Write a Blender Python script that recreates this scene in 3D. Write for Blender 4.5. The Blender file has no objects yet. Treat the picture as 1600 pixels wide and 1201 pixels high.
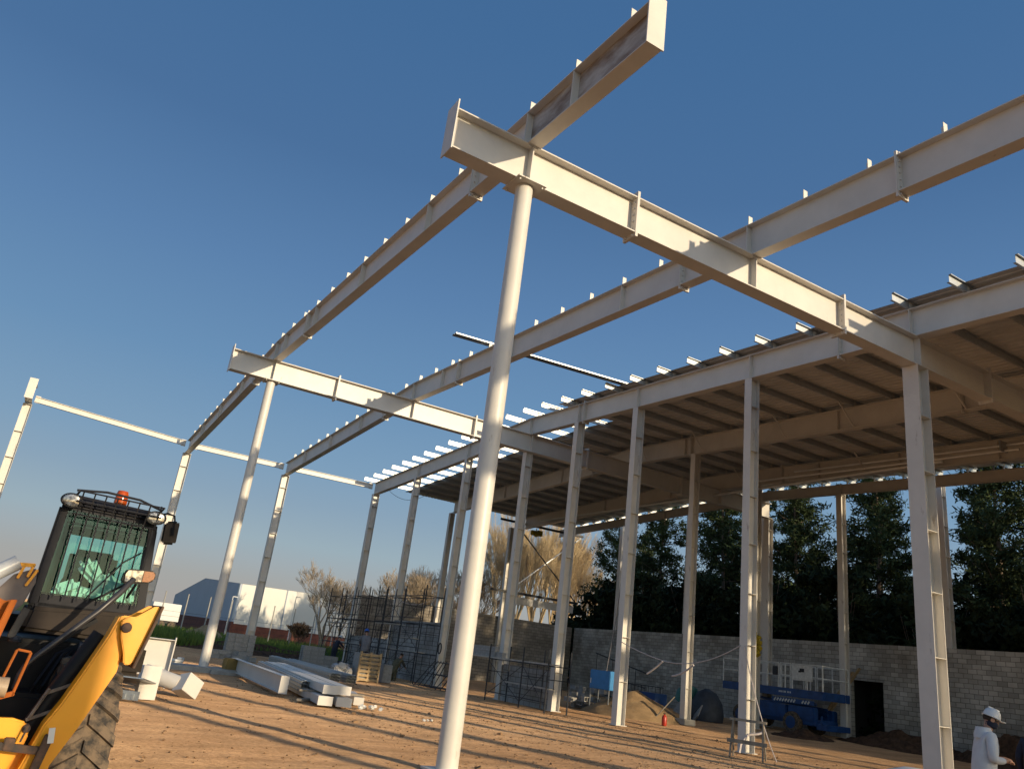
import bpy, math, random
from mathutils import Vector, Matrix
R = math.radians
SC = bpy.context.scene
COL = SC.collection

# ------------------------------------------------------------------ camera
CAMH, YAW, PITCH, ROLL = 1.6, R(29.085), R(19.467), R(7.28)
fw = Vector((math.sin(YAW)*math.cos(PITCH), math.cos(YAW)*math.cos(PITCH), math.sin(PITCH)))
r0 = Vector((math.cos(YAW), -math.sin(YAW), 0)); u0 = r0.cross(fw)
rr = math.cos(ROLL)*r0 + math.sin(ROLL)*u0
uu = -math.sin(ROLL)*r0 + math.cos(ROLL)*u0
cd = bpy.data.cameras.new("camera"); cam = bpy.data.objects.new("camera", cd); COL.objects.link(cam)
cam.matrix_world = Matrix(((rr.x, uu.x, -fw.x, 0), (rr.y, uu.y, -fw.y, 0), (rr.z, uu.z, -fw.z, CAMH), (0, 0, 0, 1)))
cd.sensor_width = 36; cd.lens = 36*1206/1600; cd.clip_end = 3000; cd.clip_start = 0.1
SC.camera = cam

# ------------------------------------------------------------------ world, sun, exposure
SUN_AZ, SUN_EL = R(21), R(13.5)       # azimuth measured from -Y towards +X
sdir = Vector((math.sin(SUN_AZ)*math.cos(SUN_EL), -math.cos(SUN_AZ)*math.cos(SUN_EL), math.sin(SUN_EL)))
W = bpy.data.worlds.new("World"); SC.world = W; W.use_nodes = True
wn = W.node_tree; bg = wn.nodes["Background"]
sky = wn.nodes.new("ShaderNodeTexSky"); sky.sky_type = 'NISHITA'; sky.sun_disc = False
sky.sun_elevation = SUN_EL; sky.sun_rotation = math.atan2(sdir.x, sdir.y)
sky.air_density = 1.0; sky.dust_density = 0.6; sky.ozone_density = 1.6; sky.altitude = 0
# clear evening sky: measured zenith-to-horizon tones away from the sun, Nishita glow on the sun's side
SKYS = 0.14
wtc = wn.nodes.new("ShaderNodeTexCoord"); wsp = wn.nodes.new("ShaderNodeSeparateXYZ"); wn.links.new(wtc.outputs["Generated"], wsp.inputs[0])
wr = wn.nodes.new("ShaderNodeValToRGB"); wn.links.new(wsp.outputs[2], wr.inputs[0])
tab = [(0, .40, .36, .33), (.05, .375, .385, .375), (.075, .355, .41, .44), (.1, .325, .425, .485), (.15, .255, .37, .485), (.2, .205, .342, .497), (.3, .144, .28, .468), (.42, .105, .22, .415), (.55, .070, .163, .335), (.69, .056, .147, .315), (1, .045, .12, .28)]
el = wr.color_ramp.elements
el[0].position = 0; el[0].color = (*tab[0][1:], 1); el[1].position = 1; el[1].color = (*tab[-1][1:], 1)
for t_ in tab[1:-1]:
    e_ = el.new(t_[0]); e_.color = (*t_[1:], 1)
wsc = wn.nodes.new("ShaderNodeVectorMath"); wsc.operation = 'SCALE'; wn.links.new(wr.outputs[0], wsc.inputs[0]); wsc.inputs["Scale"].default_value = 1/SKYS
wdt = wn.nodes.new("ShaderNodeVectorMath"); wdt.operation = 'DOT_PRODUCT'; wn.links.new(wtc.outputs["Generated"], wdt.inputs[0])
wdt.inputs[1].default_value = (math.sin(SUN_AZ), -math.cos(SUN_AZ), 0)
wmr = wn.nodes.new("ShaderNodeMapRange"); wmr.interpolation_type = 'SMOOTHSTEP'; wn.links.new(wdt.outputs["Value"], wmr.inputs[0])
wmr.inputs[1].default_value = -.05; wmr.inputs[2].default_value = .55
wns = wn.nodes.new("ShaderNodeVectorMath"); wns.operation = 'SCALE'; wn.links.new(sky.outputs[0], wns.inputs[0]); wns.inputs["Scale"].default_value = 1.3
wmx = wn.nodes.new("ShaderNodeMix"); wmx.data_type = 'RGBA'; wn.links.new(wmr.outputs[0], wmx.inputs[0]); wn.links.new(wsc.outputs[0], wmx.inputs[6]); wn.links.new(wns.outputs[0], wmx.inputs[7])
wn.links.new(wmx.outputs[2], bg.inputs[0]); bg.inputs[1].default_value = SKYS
sl = bpy.data.lights.new("sun", 'SUN'); so = bpy.data.objects.new("sun", sl); COL.objects.link(so)
sl.energy = 4.5; sl.angle = R(0.55); sl.color = (1.0, 0.81, 0.54)
so.rotation_euler = (-sdir).to_track_quat('-Z', 'Y').to_euler()
SC.view_settings.view_transform = 'Standard'; SC.view_settings.look = 'None'
SC.view_settings.exposure = 0.0; SC.view_settings.gamma = 1.0
SC.cycles.max_bounces = 8; SC.cycles.transparent_max_bounces = 16

# ------------------------------------------------------------------ materials
def lin(c): return tuple(((v/255)/12.92 if v/255 <= .04045 else ((v/255+.055)/1.055)**2.4) for v in c)
MATS = {}
def mat(name, col, rough=.6, metal=0., var=.15, scale=3., bump=0., bscale=30., col2=None, spec=.5, emit=None, thr=None, detail=6, coat=0., stretch=None):
    if name in MATS: return MATS[name]
    m = bpy.data.materials.new(name); m.use_nodes = True; nt = m.node_tree; N = nt.nodes; L = nt.links
    b = N["Principled BSDF"]; b.inputs["Roughness"].default_value = rough; b.inputs["Metallic"].default_value = metal
    b.inputs["Specular IOR Level"].default_value = spec
    if coat: b.inputs["Coat Weight"].default_value = coat
    tc = N.new("ShaderNodeTexCoord"); src = tc.outputs["Object"]
    if stretch:
        mp = N.new("ShaderNodeMapping"); mp.inputs["Scale"].default_value = stretch; L.new(src, mp.inputs[0]); src = mp.outputs[0]
    n = N.new("ShaderNodeTexNoise"); n.inputs["Scale"].default_value = scale; n.inputs["Detail"].default_value = detail
    n.inputs["Roughness"].default_value = .65
    L.new(src, n.inputs[0])
    cr = N.new("ShaderNodeValToRGB"); L.new(n.outputs[0], cr.inputs[0])
    c2 = col2 if col2 else tuple(v*(1-var) for v in col)
    a, bb = thr if thr else (.35, .65)
    cr.color_ramp.elements[0].position = a; cr.color_ramp.elements[1].position = bb
    cr.color_ramp.elements[0].color = (*c2, 1); cr.color_ramp.elements[1].color = (*col, 1)
    L.new(cr.outputs[0], b.inputs["Base Color"])
    if bump:
        n2 = N.new("ShaderNodeTexNoise"); n2.inputs["Scale"].default_value = bscale; n2.inputs["Detail"].default_value = 5
        L.new(src, n2.inputs[0])
        bp = N.new("ShaderNodeBump"); bp.inputs["Strength"].default_value = bump; bp.inputs["Distance"].default_value = .02
        L.new(n2.outputs[0], bp.inputs["Height"]); L.new(bp.outputs[0], b.inputs["Normal"])
    MATS[name] = m; return m

def steel_mat(name, base, rust, amount, streak=1.):
    """painted steel with small rust / dirt marks"""
    m = mat(name, base, rough=.42, var=.10, scale=1.3, bump=.08, bscale=6)
    nt = m.node_tree; N = nt.nodes; L = nt.links; b = N["Principled BSDF"]
    old = b.inputs["Base Color"].links[0].from_socket
    tc = N.new("ShaderNodeTexCoord"); mp = N.new("ShaderNodeMapping"); mp.inputs["Scale"].default_value = (7, 7, 7/streak)
    n = N.new("ShaderNodeTexNoise"); n.inputs["Scale"].default_value = .55; n.inputs["Detail"].default_value = 9; n.inputs["Roughness"].default_value = .72
    L.new(tc.outputs["Object"], mp.inputs[0]); L.new(mp.outputs[0], n.inputs[0])
    cr = N.new("ShaderNodeValToRGB"); L.new(n.outputs[0], cr.inputs[0])
    cr.color_ramp.elements[0].position = 1-amount; cr.color_ramp.elements[1].position = 1-amount+.1
    cr.color_ramp.elements[0].color = (0, 0, 0, 1); cr.color_ramp.elements[1].color = (1, 1, 1, 1)
    mx = N.new("ShaderNodeMix"); mx.data_type = 'RGBA'
    L.new(cr.outputs[0], mx.inputs[0]); L.new(old, mx.inputs[6]); mx.inputs[7].default_value = (*rust, 1)
    L.new(mx.outputs[2], b.inputs["Base Color"])
    return m
WHITE = steel_mat('white_paint', (.66, .62, .565), (.34, .28, .22), .345, 3)
COLW = steel_mat('white_column_paint', (.67, .635, .58), (.24, .17, .12), .385, 4)
STAIN = mat('stained_paint', (.46, .43, .40), rough=.6, scale=1.6, col2=(.20, .135, .09), thr=(.36, .62), stretch=(1, .8, 2.2), detail=10)
GALV = mat('galvanised', (.52, .54, .55), rough=.38, metal=.75, var=.25, scale=8)
GALVL = mat('galvanised_web', (.50, .52, .53), rough=.42, metal=.6, var=.12, scale=8)
SHEET = mat('roof_sheet', (.68, .66, .63), rough=.5, metal=.1, var=.2, scale=1.2)
DARKST = mat('dark_steel', (.035, .035, .04), rough=.5, metal=.3, var=.4, scale=9)
SCAFM = mat('scaffold_steel', (.030, .032, .038), rough=.6, var=.5, scale=9)
WOOD = mat('timber', (.52, .36, .19), rough=.8, var=.35, scale=6, stretch=(1, 6, 1))
GWOOD = mat('grey_timber', (.30, .26, .21), rough=.85, var=.4, scale=7)
PLANK = mat('plank', (.50, .46, .40), rough=.8, var=.3, scale=6)
YEL = steel_mat('yellow_paint', (.92, .38, .003), (.16, .08, .03), .36, 1.5)
ORG = mat('orange_paint', (.42, .10, .002), rough=.5, spec=.2, var=.3, scale=5)
BLACK = mat('black_plastic', (.016, .016, .018), rough=.5, spec=.15, var=.3, scale=8)
CABBLK = mat('cab_frame_paint', (.022, .023, .030), rough=.5, spec=.12, var=.25, scale=6)
HOODM = mat('dusty_black_panel', (.040, .031, .025), rough=.7, spec=.15, var=.45, scale=4)
BRSH = mat('rusty_bar', (.11, .055, .03), rough=.7, var=.6, scale=18, col2=(.03, .022, .02))
TYRE = mat('tyre_rubber', (.035, .032, .03), rough=.9, scale=11, col2=(.17, .125, .085), thr=(.42, .62), bump=.3, bscale=25)
BLUE = mat('blue_paint', (.014, .07, .24), rough=.4, var=.4, scale=3)
LBLUE = mat('light_blue_paint', (.05, .24, .55), rough=.5, var=.2, scale=5)
OFFW = mat('offwhite_rail', (.78, .77, .72), rough=.5, var=.25, scale=7)
CREAM = mat('cream_wrap', (.62, .58, .48), rough=.75, var=.2, scale=7)
CBLK = mat('concrete_block', (.36, .35, .33), rough=.95, var=.25, scale=9, bump=.4, bscale=60)
CONC = mat('concrete', (.42, .40, .36), rough=.95, var=.3, scale=3, bump=.3, bscale=30)
SAND = mat('sand', (.42, .28, .15), rough=1, var=.25, scale=3, bump=.8, bscale=14, spec=.1)
SOIL = mat('soil', (.13, .075, .045), rough=1, scale=5, col2=(.055, .033, .022), bump=1, bscale=9, spec=.1)
BARK = mat('bark', (.20, .15, .11), rough=.9, var=.4, scale=5)
TWIG = mat('pale_twig', (.36, .28, .19), rough=.9, var=.35, scale=2)
TWIGY = mat('golden_twig', (.50, .38, .22), rough=.9, var=.3, scale=2)
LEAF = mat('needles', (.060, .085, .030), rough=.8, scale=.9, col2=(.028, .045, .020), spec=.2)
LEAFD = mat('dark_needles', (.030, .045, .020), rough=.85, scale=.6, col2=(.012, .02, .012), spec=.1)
GRASS = mat('grass_blades', (.16, .22, .045), rough=.8, scale=.3, col2=(.07, .12, .03), spec=.2)
GRASSG = mat('grass_soil', (.10, .13, .035), rough=1, scale=.4, col2=(.05, .06, .025), spec=.1)
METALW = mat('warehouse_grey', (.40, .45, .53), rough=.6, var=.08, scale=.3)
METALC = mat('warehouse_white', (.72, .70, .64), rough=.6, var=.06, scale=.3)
BRICK = mat('red_brick_base', (.22, .075, .05), rough=.95, var=.35, scale=2)
ROOFM = mat('warehouse_roof', (.35, .36, .38), rough=.5, var=.1, scale=.5)
CHROME = mat('lamp_reflector', (.42, .42, .41), rough=.12, metal=.35, scale=26, col2=(.10, .10, .11), thr=(.42, .58))
AMBER = mat('amber_lens', (.48, .075, .004), rough=.15, var=.35, scale=12)
RED = mat('red_paint', (.50, .04, .02), rough=.4, var=.2, scale=6)
PLAS = mat('white_plastic', (.72, .72, .70), rough=.35, var=.1, scale=5)
HATB = mat('blue_plastic', (.02, .12, .55), rough=.35, var=.1, scale=5)
SKIN = mat('skin', (.42, .23, .15), rough=.6, var=.1, scale=9)
HAIRM = mat('dark_hair', (.03, .018, .012), rough=.8, var=.2, scale=40)
CLW = mat('white_cloth', (.60, .62, .64), rough=.9, var=.12, scale=6, bump=.3, bscale=10)
CLN = mat('navy_cloth', (.02, .025, .045), rough=.95, var=.3, scale=6)
CLG = mat('grey_cloth', (.20, .20, .22), rough=.95, var=.3, scale=6)
CLK = mat('khaki_cloth', (.16, .13, .07), rough=.95, scale=14, col2=(.05, .05, .03))
YSTR = mat('yellow_strap', (.55, .40, .02), rough=.8, var=.5, scale=12)
TEAL = mat('green_paint', (.05, .20, .17), rough=.55, var=.35, scale=6)
TARP = mat('dark_tarp', (.045, .055, .075), rough=.6, var=.4, scale=4, bump=.5, bscale=5)
TAPE = mat('pale_tape', (.62, .55, .52), rough=.6, var=.2, scale=9)
DIRTY = mat('rag', (.30, .29, .27), rough=.95, var=.35, scale=9)

def glass_mat():
    m = bpy.data.materials.new('tinted_glass'); m.use_nodes = True; nt = m.node_tree; N = nt.nodes; L = nt.links
    N.remove(N["Principled BSDF"]); out = N["Material Output"]
    t = N.new("ShaderNodeBsdfTransparent"); t.inputs[0].default_value = (.74, .93, .90, 1)
    g = N.new("ShaderNodeBsdfGlossy"); g.inputs["Roughness"].default_value = .03; g.inputs[0].default_value = (.9, 1, .95, 1)
    f = N.new("ShaderNodeFresnel"); f.inputs[0].default_value = 1.5
    mx = N.new("ShaderNodeMixShader"); mu = N.new('ShaderNodeMath'); mu.operation = 'MULTIPLY'; mu.inputs[1].default_value = .35; L.new(f.outputs[0], mu.inputs[0]); L.new(mu.outputs[0], mx.inputs[0]); L.new(t.outputs[0], mx.inputs[1]); L.new(g.outputs[0], mx.inputs[2])
    L.new(mx.outputs[0], out.inputs[0]); return m
GLASS = glass_mat()

def ground_mat():
    m = bpy.data.materials.new('compacted_earth'); m.use_nodes = True; nt = m.node_tree; N = nt.nodes; L = nt.links
    b = N["Principled BSDF"]; b.inputs["Roughness"].default_value = 1; b.inputs["Specular IOR Level"].default_value = .08
    b.inputs["Diffuse Roughness"].default_value = 1
    tc = N.new("ShaderNodeTexCoord")
    def noise(s, d=8, ro=.6, st=None):
        n = N.new("ShaderNodeTexNoise"); n.inputs["Scale"].default_value = s; n.inputs["Detail"].default_value = d; n.inputs["Roughness"].default_value = ro
        if st:
            mp = N.new("ShaderNodeMapping"); mp.inputs["Scale"].default_value = st[0]; mp.inputs["Rotation"].default_value = (0, 0, st[1])
            L.new(tc.outputs["Object"], mp.inputs[0]); L.new(mp.outputs[0], n.inputs[0])
        else: L.new(tc.outputs["Object"], n.inputs[0])
        return n.outputs[0]
    def ramp(s, a, bb, c1, c2):
        c = N.new("ShaderNodeValToRGB"); c.color_ramp.elements[0].position = a; c.color_ramp.elements[1].position = bb
        c.color_ramp.elements[0].color = (*c1, 1); c.color_ramp.elements[1].color = (*c2, 1); L.new(s, c.inputs[0]); return c.outputs[0]
    def mix(fac, a, bb, mode='MIX'):
        x = N.new("ShaderNodeMix"); x.data_type = 'RGBA'; x.blend_type = mode
        if isinstance(fac, float): x.inputs[0].default_value = fac
        else: L.new(fac, x.inputs[0])
        L.new(a, x.inputs[6]); L.new(bb, x.inputs[7]); return x.outputs[2]
    big = ramp(noise(.13, 5), .35, .68, (.54, .33, .18), (.70, .455, .26))
    mid = ramp(noise(1.1, 8, .7), .3, .7, (.78, .77, .76), (1.12, 1.1, 1.08))
    c = mix(1.0, big, mid, 'MULTIPLY')
    fine = ramp(noise(14, 6, .8), .36, .60, (.66, .62, .58), (1.10, 1.10, 1.10))
    c = mix(.85, c, fine, 'MULTIPLY')
    track = ramp(noise(1.0, 4, .5, ((.10, 2.2, 1), R(63))), .40, .62, (.80, .78, .76), (1.06, 1.05, 1.04))
    c = mix(.8, c, track, 'MULTIPLY')
    L.new(c, b.inputs["Base Color"])
    h1 = noise(2.3, 9, .72); h2 = noise(22, 5, .7); h3 = noise(1.0, 4, .5, ((.12, 3.0, 1), R(63)))
    a1 = N.new("ShaderNodeMath"); a1.operation = 'MULTIPLY_ADD'; L.new(h2, a1.inputs[0]); a1.inputs[1].default_value = .45; L.new(h1, a1.inputs[2])
    a2 = N.new("ShaderNodeMath"); a2.operation = 'MULTIPLY_ADD'; L.new(h3, a2.inputs[0]); a2.inputs[1].default_value = .8; L.new(a1.outputs[0], a2.inputs[2])
    bp = N.new("ShaderNodeBump"); bp.inputs["Strength"].default_value = .8; bp.inputs["Distance"].default_value = .05
    L.new(a2.outputs[0], bp.inputs["Height"]); L.new(bp.outputs[0], b.inputs["Normal"])
    return m
EARTH = ground_mat()

def block_mat(name, axis, c1, c2, mort):
    """concrete block masonry; axis = which object axis runs along the wall"""
    m = bpy.data.materials.new(name); m.use_nodes = True; nt = m.node_tree; N = nt.nodes; L = nt.links
    b = N["Principled BSDF"]; b.inputs["Roughness"].default_value = .95; b.inputs["Specular IOR Level"].default_value = .15
    tc = N.new("ShaderNodeTexCoord"); sp = N.new("ShaderNodeSeparateXYZ"); cb = N.new("ShaderNodeCombineXYZ")
    L.new(tc.outputs["Object"], sp.inputs[0]); L.new(sp.outputs[axis], cb.inputs[0]); L.new(sp.outputs[2], cb.inputs[1])
    # slight irregularity of the courses
    nz = N.new("ShaderNodeTexNoise"); nz.inputs["Scale"].default_value = 1.3; L.new(tc.outputs["Object"], nz.inputs[0])
    vs = N.new("ShaderNodeVectorMath"); vs.operation = 'SCALE'; vs.inputs["Scale"].default_value = .035; L.new(nz.outputs["Color"], vs.inputs[0])
    va = N.new("ShaderNodeVectorMath"); L.new(cb.outputs[0], va.inputs[0]); L.new(vs.outputs[0], va.inputs[1])
    br = N.new("ShaderNodeTexBrick"); L.new(va.outputs[0], br.inputs[0])
    br.inputs["Scale"].default_value = 1; br.inputs["Brick Width"].default_value = .40; br.inputs["Row Height"].default_value = .20
    br.inputs["Mortar Size"].default_value = .012; br.inputs["Mortar Smooth"].default_value = .3; br.inputs["Bias"].default_value = 0
    br.inputs["Color1"].default_value = (*c1, 1); br.inputs["Color2"].default_value = (*c2, 1); br.inputs["Mortar"].default_value = (*mort, 1)
    n = N.new("ShaderNodeTexNoise"); n.inputs["Scale"].default_value = .7; n.inputs["Detail"].default_value = 8; L.new(tc.outputs["Object"], n.inputs[0])
    cr = N.new("ShaderNodeValToRGB"); L.new(n.outputs[0], cr.inputs[0])
    cr.color_ramp.elements[0].position = .3; cr.color_ramp.elements[1].position = .7
    cr.color_ramp.elements[0].color = (.60, .575, .54, 1); cr.color_ramp.elements[1].color = (1.1, 1.1, 1.1, 1)
    mx = N.new("ShaderNodeMix"); mx.data_type = 'RGBA'; mx.blend_type = 'MULTIPLY'; mx.inputs[0].default_value = 1
    L.new(br.outputs[0], mx.inputs[6]); L.new(cr.outputs[0], mx.inputs[7]); L.new(mx.outputs[2], b.inputs["Base Color"])
    iv = N.new("ShaderNodeMath"); iv.operation = 'SUBTRACT'; iv.inputs[0].default_value = 1; L.new(br.outputs["Fac"], iv.inputs[1])
    bp = N.new("ShaderNodeBump"); bp.inputs["Strength"].default_value = .8; bp.inputs["Distance"].default_value = .02
    L.new(iv.outputs[0], bp.inputs["Height"]); L.new(bp.outputs[0], b.inputs["Normal"])
    return m
BWY = block_mat('block_wall_y', 1, (.38, .37, .345), (.60, .585, .545), (.24, .23, .21))
BWX = block_mat('block_wall_x', 0, (.30, .27, .235), (.39, .355, .31), (.15, .135, .115))
BWL = block_mat('infill_block_wall', 1, (.38, .38, .37), (.50, .50, .49), (.17, .16, .15))

# ------------------------------------------------------------------ mesh builder
class MB:
    def __init__(s): s.v = []; s.f = []; s.m = []; s.mi = 0
    def hexa(s, p):                       # 8 corners: bottom 4 (ccw) then top 4
        n = len(s.v); s.v += [tuple(q) for q in p]
        for f in ((0, 3, 2, 1), (4, 5, 6, 7), (0, 1, 5, 4), (1, 2, 6, 5), (2, 3, 7, 6), (3, 0, 4, 7)):
            s.f.append(tuple(n+i for i in f)); s.m.append(s.mi)
        return s
    def box(s, x0, x1, y0, y1, z0, z1):
        return s.hexa([(x0, y0, z0), (x1, y0, z0), (x1, y1, z0), (x0, y1, z0), (x0, y0, z1), (x1, y0, z1), (x1, y1, z1), (x0, y1, z1)])
    def obox(s, c, dx, dy, dz, rz=0, rx=0, ry=0):    # oriented box by centre and sizes
        M = Matrix.Rotation(rz, 3, 'Z') @ Matrix.Rotation(ry, 3, 'Y') @ Matrix.Rotation(rx, 3, 'X'); c = Vector(c)
        P = [c + M @ Vector((sx*dx/2, sy*dy/2, sz*dz/2)) for sz in (-1, 1) for sx, sy in ((-1, -1), (1, -1), (1, 1), (-1, 1))]
        return s.hexa(P)
    def bar(s, p0, p1, w, h0, h1, off=0.):        # sloping bar, vertical ends; w = horizontal width, h0..h1 above the line
        p0 = Vector(p0); p1 = Vector(p1); d = (p1-p0); d.z = 0; d.normalize(); n = Vector((-d.y, d.x, 0))
        a = n*(off-w/2); b = n*(off+w/2); z0 = Vector((0, 0, h0)); z1 = Vector((0, 0, h1))
        return s.hexa([p0+a+z0, p1+a+z0, p1+b+z0, p0+b+z0, p0+a+z1, p1+a+z1, p1+b+z1, p0+b+z1])
    def stick(s, p0, p1, w, h=None):
        p0 = Vector(p0); p1 = Vector(p1); d = (p1-p0).normalized(); h = h or w
        up = Vector((0, 0, 1)) if abs(d.z) < .9 else Vector((1, 0, 0))
        a = d.cross(up).normalized()*w/2; b = a.cross(d).normalized()*h/2
        return s.hexa([p0-a-b, p0+a-b, p0+a+b, p0-a+b, p1-a-b, p1+a-b, p1+a+b, p1-a+b])
    def tube(s, pts, rad, n=8, caps=True):
        pts = [Vector(p) for p in pts]; rads = rad if isinstance(rad, (list, tuple)) else [rad]*len(pts); b0 = len(s.v)
        prev = None
        for i, p in enumerate(pts):
            if i == 0: d = pts[1]-p
            elif i == len(pts)-1: d = p-pts[i-1]
            else: d = (pts[i+1]-p).normalized()+(p-pts[i-1]).normalized()
            d.normalize()
            if prev is None:
                up = Vector((0, 0, 1)) if abs(d.z) < .9 else Vector((1, 0, 0)); a = d.cross(up).normalized()
            else: a = (prev-d*prev.dot(d)).normalized()
            prev = a; b = d.cross(a)
            for k in range(n):
                t = 2*math.pi*k/n; s.v.append(tuple(p+(a*math.cos(t)+b*math.sin(t))*rads[i]))
        for i in range(len(pts)-1):
            for k in range(n):
                k2 = (k+1) % n; s.f.append((b0+i*n+k, b0+i*n+k2, b0+(i+1)*n+k2, b0+(i+1)*n+k)); s.m.append(s.mi)
        if caps:
            s.f.append(tuple(b0+k for k in range(n-1, -1, -1))); s.m.append(s.mi)
            s.f.append(tuple(b0+(len(pts)-1)*n+k for k in range(n))); s.m.append(s.mi)
        return s
    def lathe(s, c, prof, n=20, axis='Z', rot=None):
        b0 = len(s.v); c = Vector(c)
        for (r_, h) in prof:
            for k in range(n):
                t = 2*math.pi*k/n
                if axis == 'Z': q = Vector((r_*math.cos(t), r_*math.sin(t), h))
                elif axis == 'X': q = Vector((h, r_*math.cos(t), r_*math.sin(t)))
                else: q = Vector((r_*math.sin(t), h, r_*math.cos(t)))
                if rot: q = rot @ q
                s.v.append(tuple(c+q))
        for i in range(len(prof)-1):
            for k in range(n):
                k2 = (k+1) % n; s.f.append((b0+i*n+k, b0+i*n+k2, b0+(i+1)*n+k2, b0+(i+1)*n+k)); s.m.append(s.mi)
        s.f.append(tuple(b0+k for k in range(n-1, -1, -1))); s.m.append(s.mi)
        s.f.append(tuple(b0+(len(prof)-1)*n+k for k in range(n))); s.m.append(s.mi)
        return s
    def prism(s, pts, y0, y1, M=None):            # outline in (x,z), extruded along y
        n = len(pts); b0 = len(s.v)
        for y in (y0, y1):
            for (x, z) in pts: s.v.append((x, y, z))
        s.f.append(tuple(b0+i for i in range(n))); s.m.append(s.mi)
        s.f.append(tuple(b0+n+i for i in range(n-1, -1, -1))); s.m.append(s.mi)
        for i in range(n):
            j = (i+1) % n; s.f.append((b0+j, b0+i, b0+n+i, b0+n+j)); s.m.append(s.mi)
        return s
    def quad(s, a, b, c, d):
        n = len(s.v); s.v += [tuple(a), tuple(b), tuple(c), tuple(d)]; s.f.append((n, n+1, n+2, n+3)); s.m.append(s.mi); return s
    def build(s, name, m, parent=None, smooth=False, bevel=0., loc=None, fix=True):
        me = bpy.data.meshes.new(name); me.from_pydata(s.v, [], s.f)
        ms = m if isinstance(m, (list, tuple)) else [m]
        for x in ms: me.materials.append(x)
        if len(ms) > 1: me.polygons.foreach_set('material_index', s.m)
        if fix and len(s.f) < 60000:
            import bmesh
            bm = bmesh.new(); bm.from_mesh(me); bmesh.ops.recalc_face_normals(bm, faces=bm.faces)
            if bevel:
                bmesh.ops.remove_doubles(bm, verts=bm.verts, dist=1e-5)
                bmesh.ops.bevel(bm, geom=[e for e in bm.edges if len(e.link_faces) == 2 and e.calc_face_angle(0) > .6], offset=bevel, segments=2, affect='EDGES', clamp_overlap=True)
            bm.to_mesh(me); bm.free()
        if smooth:
            me.polygons.foreach_set('use_smooth', [True]*len(me.polygons))
            try: me.set_sharp_from_angle(angle=R(38))
            except Exception: pass
        o = bpy.data.objects.new(name, me); COL.objects.link(o)
        if parent: o.parent = parent
        if loc: o.location = loc
        return o

def tag(o, label=None, cat=None, group=None, kind=None):
    if label: o['label'] = label
    if cat: o['category'] = cat
    if group: o['group'] = group
    if kind: o['kind'] = kind
    return o
def empty(name, label, cat, loc=(0, 0, 0), rz=0, group=None):
    o = bpy.data.objects.new(name, None); COL.objects.link(o); o.location = loc; o.rotation_euler = (0, 0, rz)
    o.empty_display_size = .2
    return tag(o, label, cat, group)
def dup(root, loc=None, rz=None, label=None, group=None, scale=None):
    r_ = root.copy(); COL.objects.link(r_)
    if loc is not None: r_.location = loc
    if rz is not None: r_.rotation_euler = (0, 0, rz)
    if scale: r_.scale = scale if isinstance(scale, tuple) else (scale,)*3
    if label: r_['label'] = label
    if group: r_['group'] = group
    for ch in list(root.children):
        c = ch.copy(); COL.objects.link(c); c.parent = r_
        for g in list(ch.children):
            d = g.copy(); COL.objects.link(d); d.parent = c
    return r_

# ------------------------------------------------------------------ setting: ground
rg = random.Random(5)
def gcoords(lo, hi, a, b, step):
    out = []; x = a; d = step
    while x > lo: out.append(x); x -= d; d *= 1.25
    out.append(lo); out = out[::-1]
    x = a+step
    while x < b: out.append(x); x += step
    d = step
    while x < hi: out.append(x); x += d; d *= 1.25
    out.append(hi); return out
from mathutils import noise as mn
def gz(x, y):
    z = .03*mn.noise(Vector((x*.25, y*.25, 0))) + .022*mn.noise(Vector((x*1.1, y*1.1, 3)))+.012*mn.noise(Vector((x*2.3, y*2.3, 7))) - .02
    return z
gx = gcoords(-900, 900, -6, 40, .3); gy = gcoords(-900, 1600, 4, 60, .3)
gm = bpy.data.meshes.new('ground')
gm.from_pydata([(x, y, gz(x, y) if (abs(x) < 70 and -20 < y < 90) else -.03) for y in gy for x in gx], [],
               [(j*len(gx)+i, j*len(gx)+i+1, (j+1)*len(gx)+i+1, (j+1)*len(gx)+i) for j in range(len(gy)-1) for i in range(len(gx)-1)])
gm.materials.append(EARTH); gm.polygons.foreach_set('use_smooth', [True]*len(gm.polygons))
go = bpy.data.objects.new('ground', gm); COL.objects.link(go); tag(go, kind='structure')
# field
g = MB(); g.quad((-60, 52, .035), (35, 52, .035), (60, 400, .035), (-120, 400, .035))
tag(g.build('field', GRASSG), kind='structure')
g = MB(); g.quad((-60, 100, .045), (60, 112, .045), (60, 117, .045), (-60, 105, .045))
tag(g.build('road', CONC), kind='structure')
rg = random.Random(11); g = MB()
for i in range(26000):
    y = 52+ (rg.random()**1.5)*50; x = rg.uniform(4, 13) if rg.random() < .1 else y*rg.uniform(.06, .46)
    if x > 30 or (mn.noise(Vector((x*.3, y*.15, 0))) < -.25 and rg.random() < .7): continue
    h = rg.uniform(.25, .75)*(1+.6*mn.noise(Vector((x*.2, y*.2, 5)))); a = rg.uniform(0, 3.14); w = .07
    dx, dy = math.cos(a)*w, math.sin(a)*w; lx, ly = rg.uniform(-.15, .15), rg.uniform(-.15, .15)
    n = len(g.v); g.v += [(x-dx, y-dy, 0), (x+dx, y+dy, 0), (x+lx, y+ly, h)]; g.f.append((n, n+1, n+2)); g.m.append(0)
tag(g.build('grass', GRASS, fix=False), 'tall green grass growing in the field beyond the dirt yard', 'grass', kind='stuff')
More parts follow.
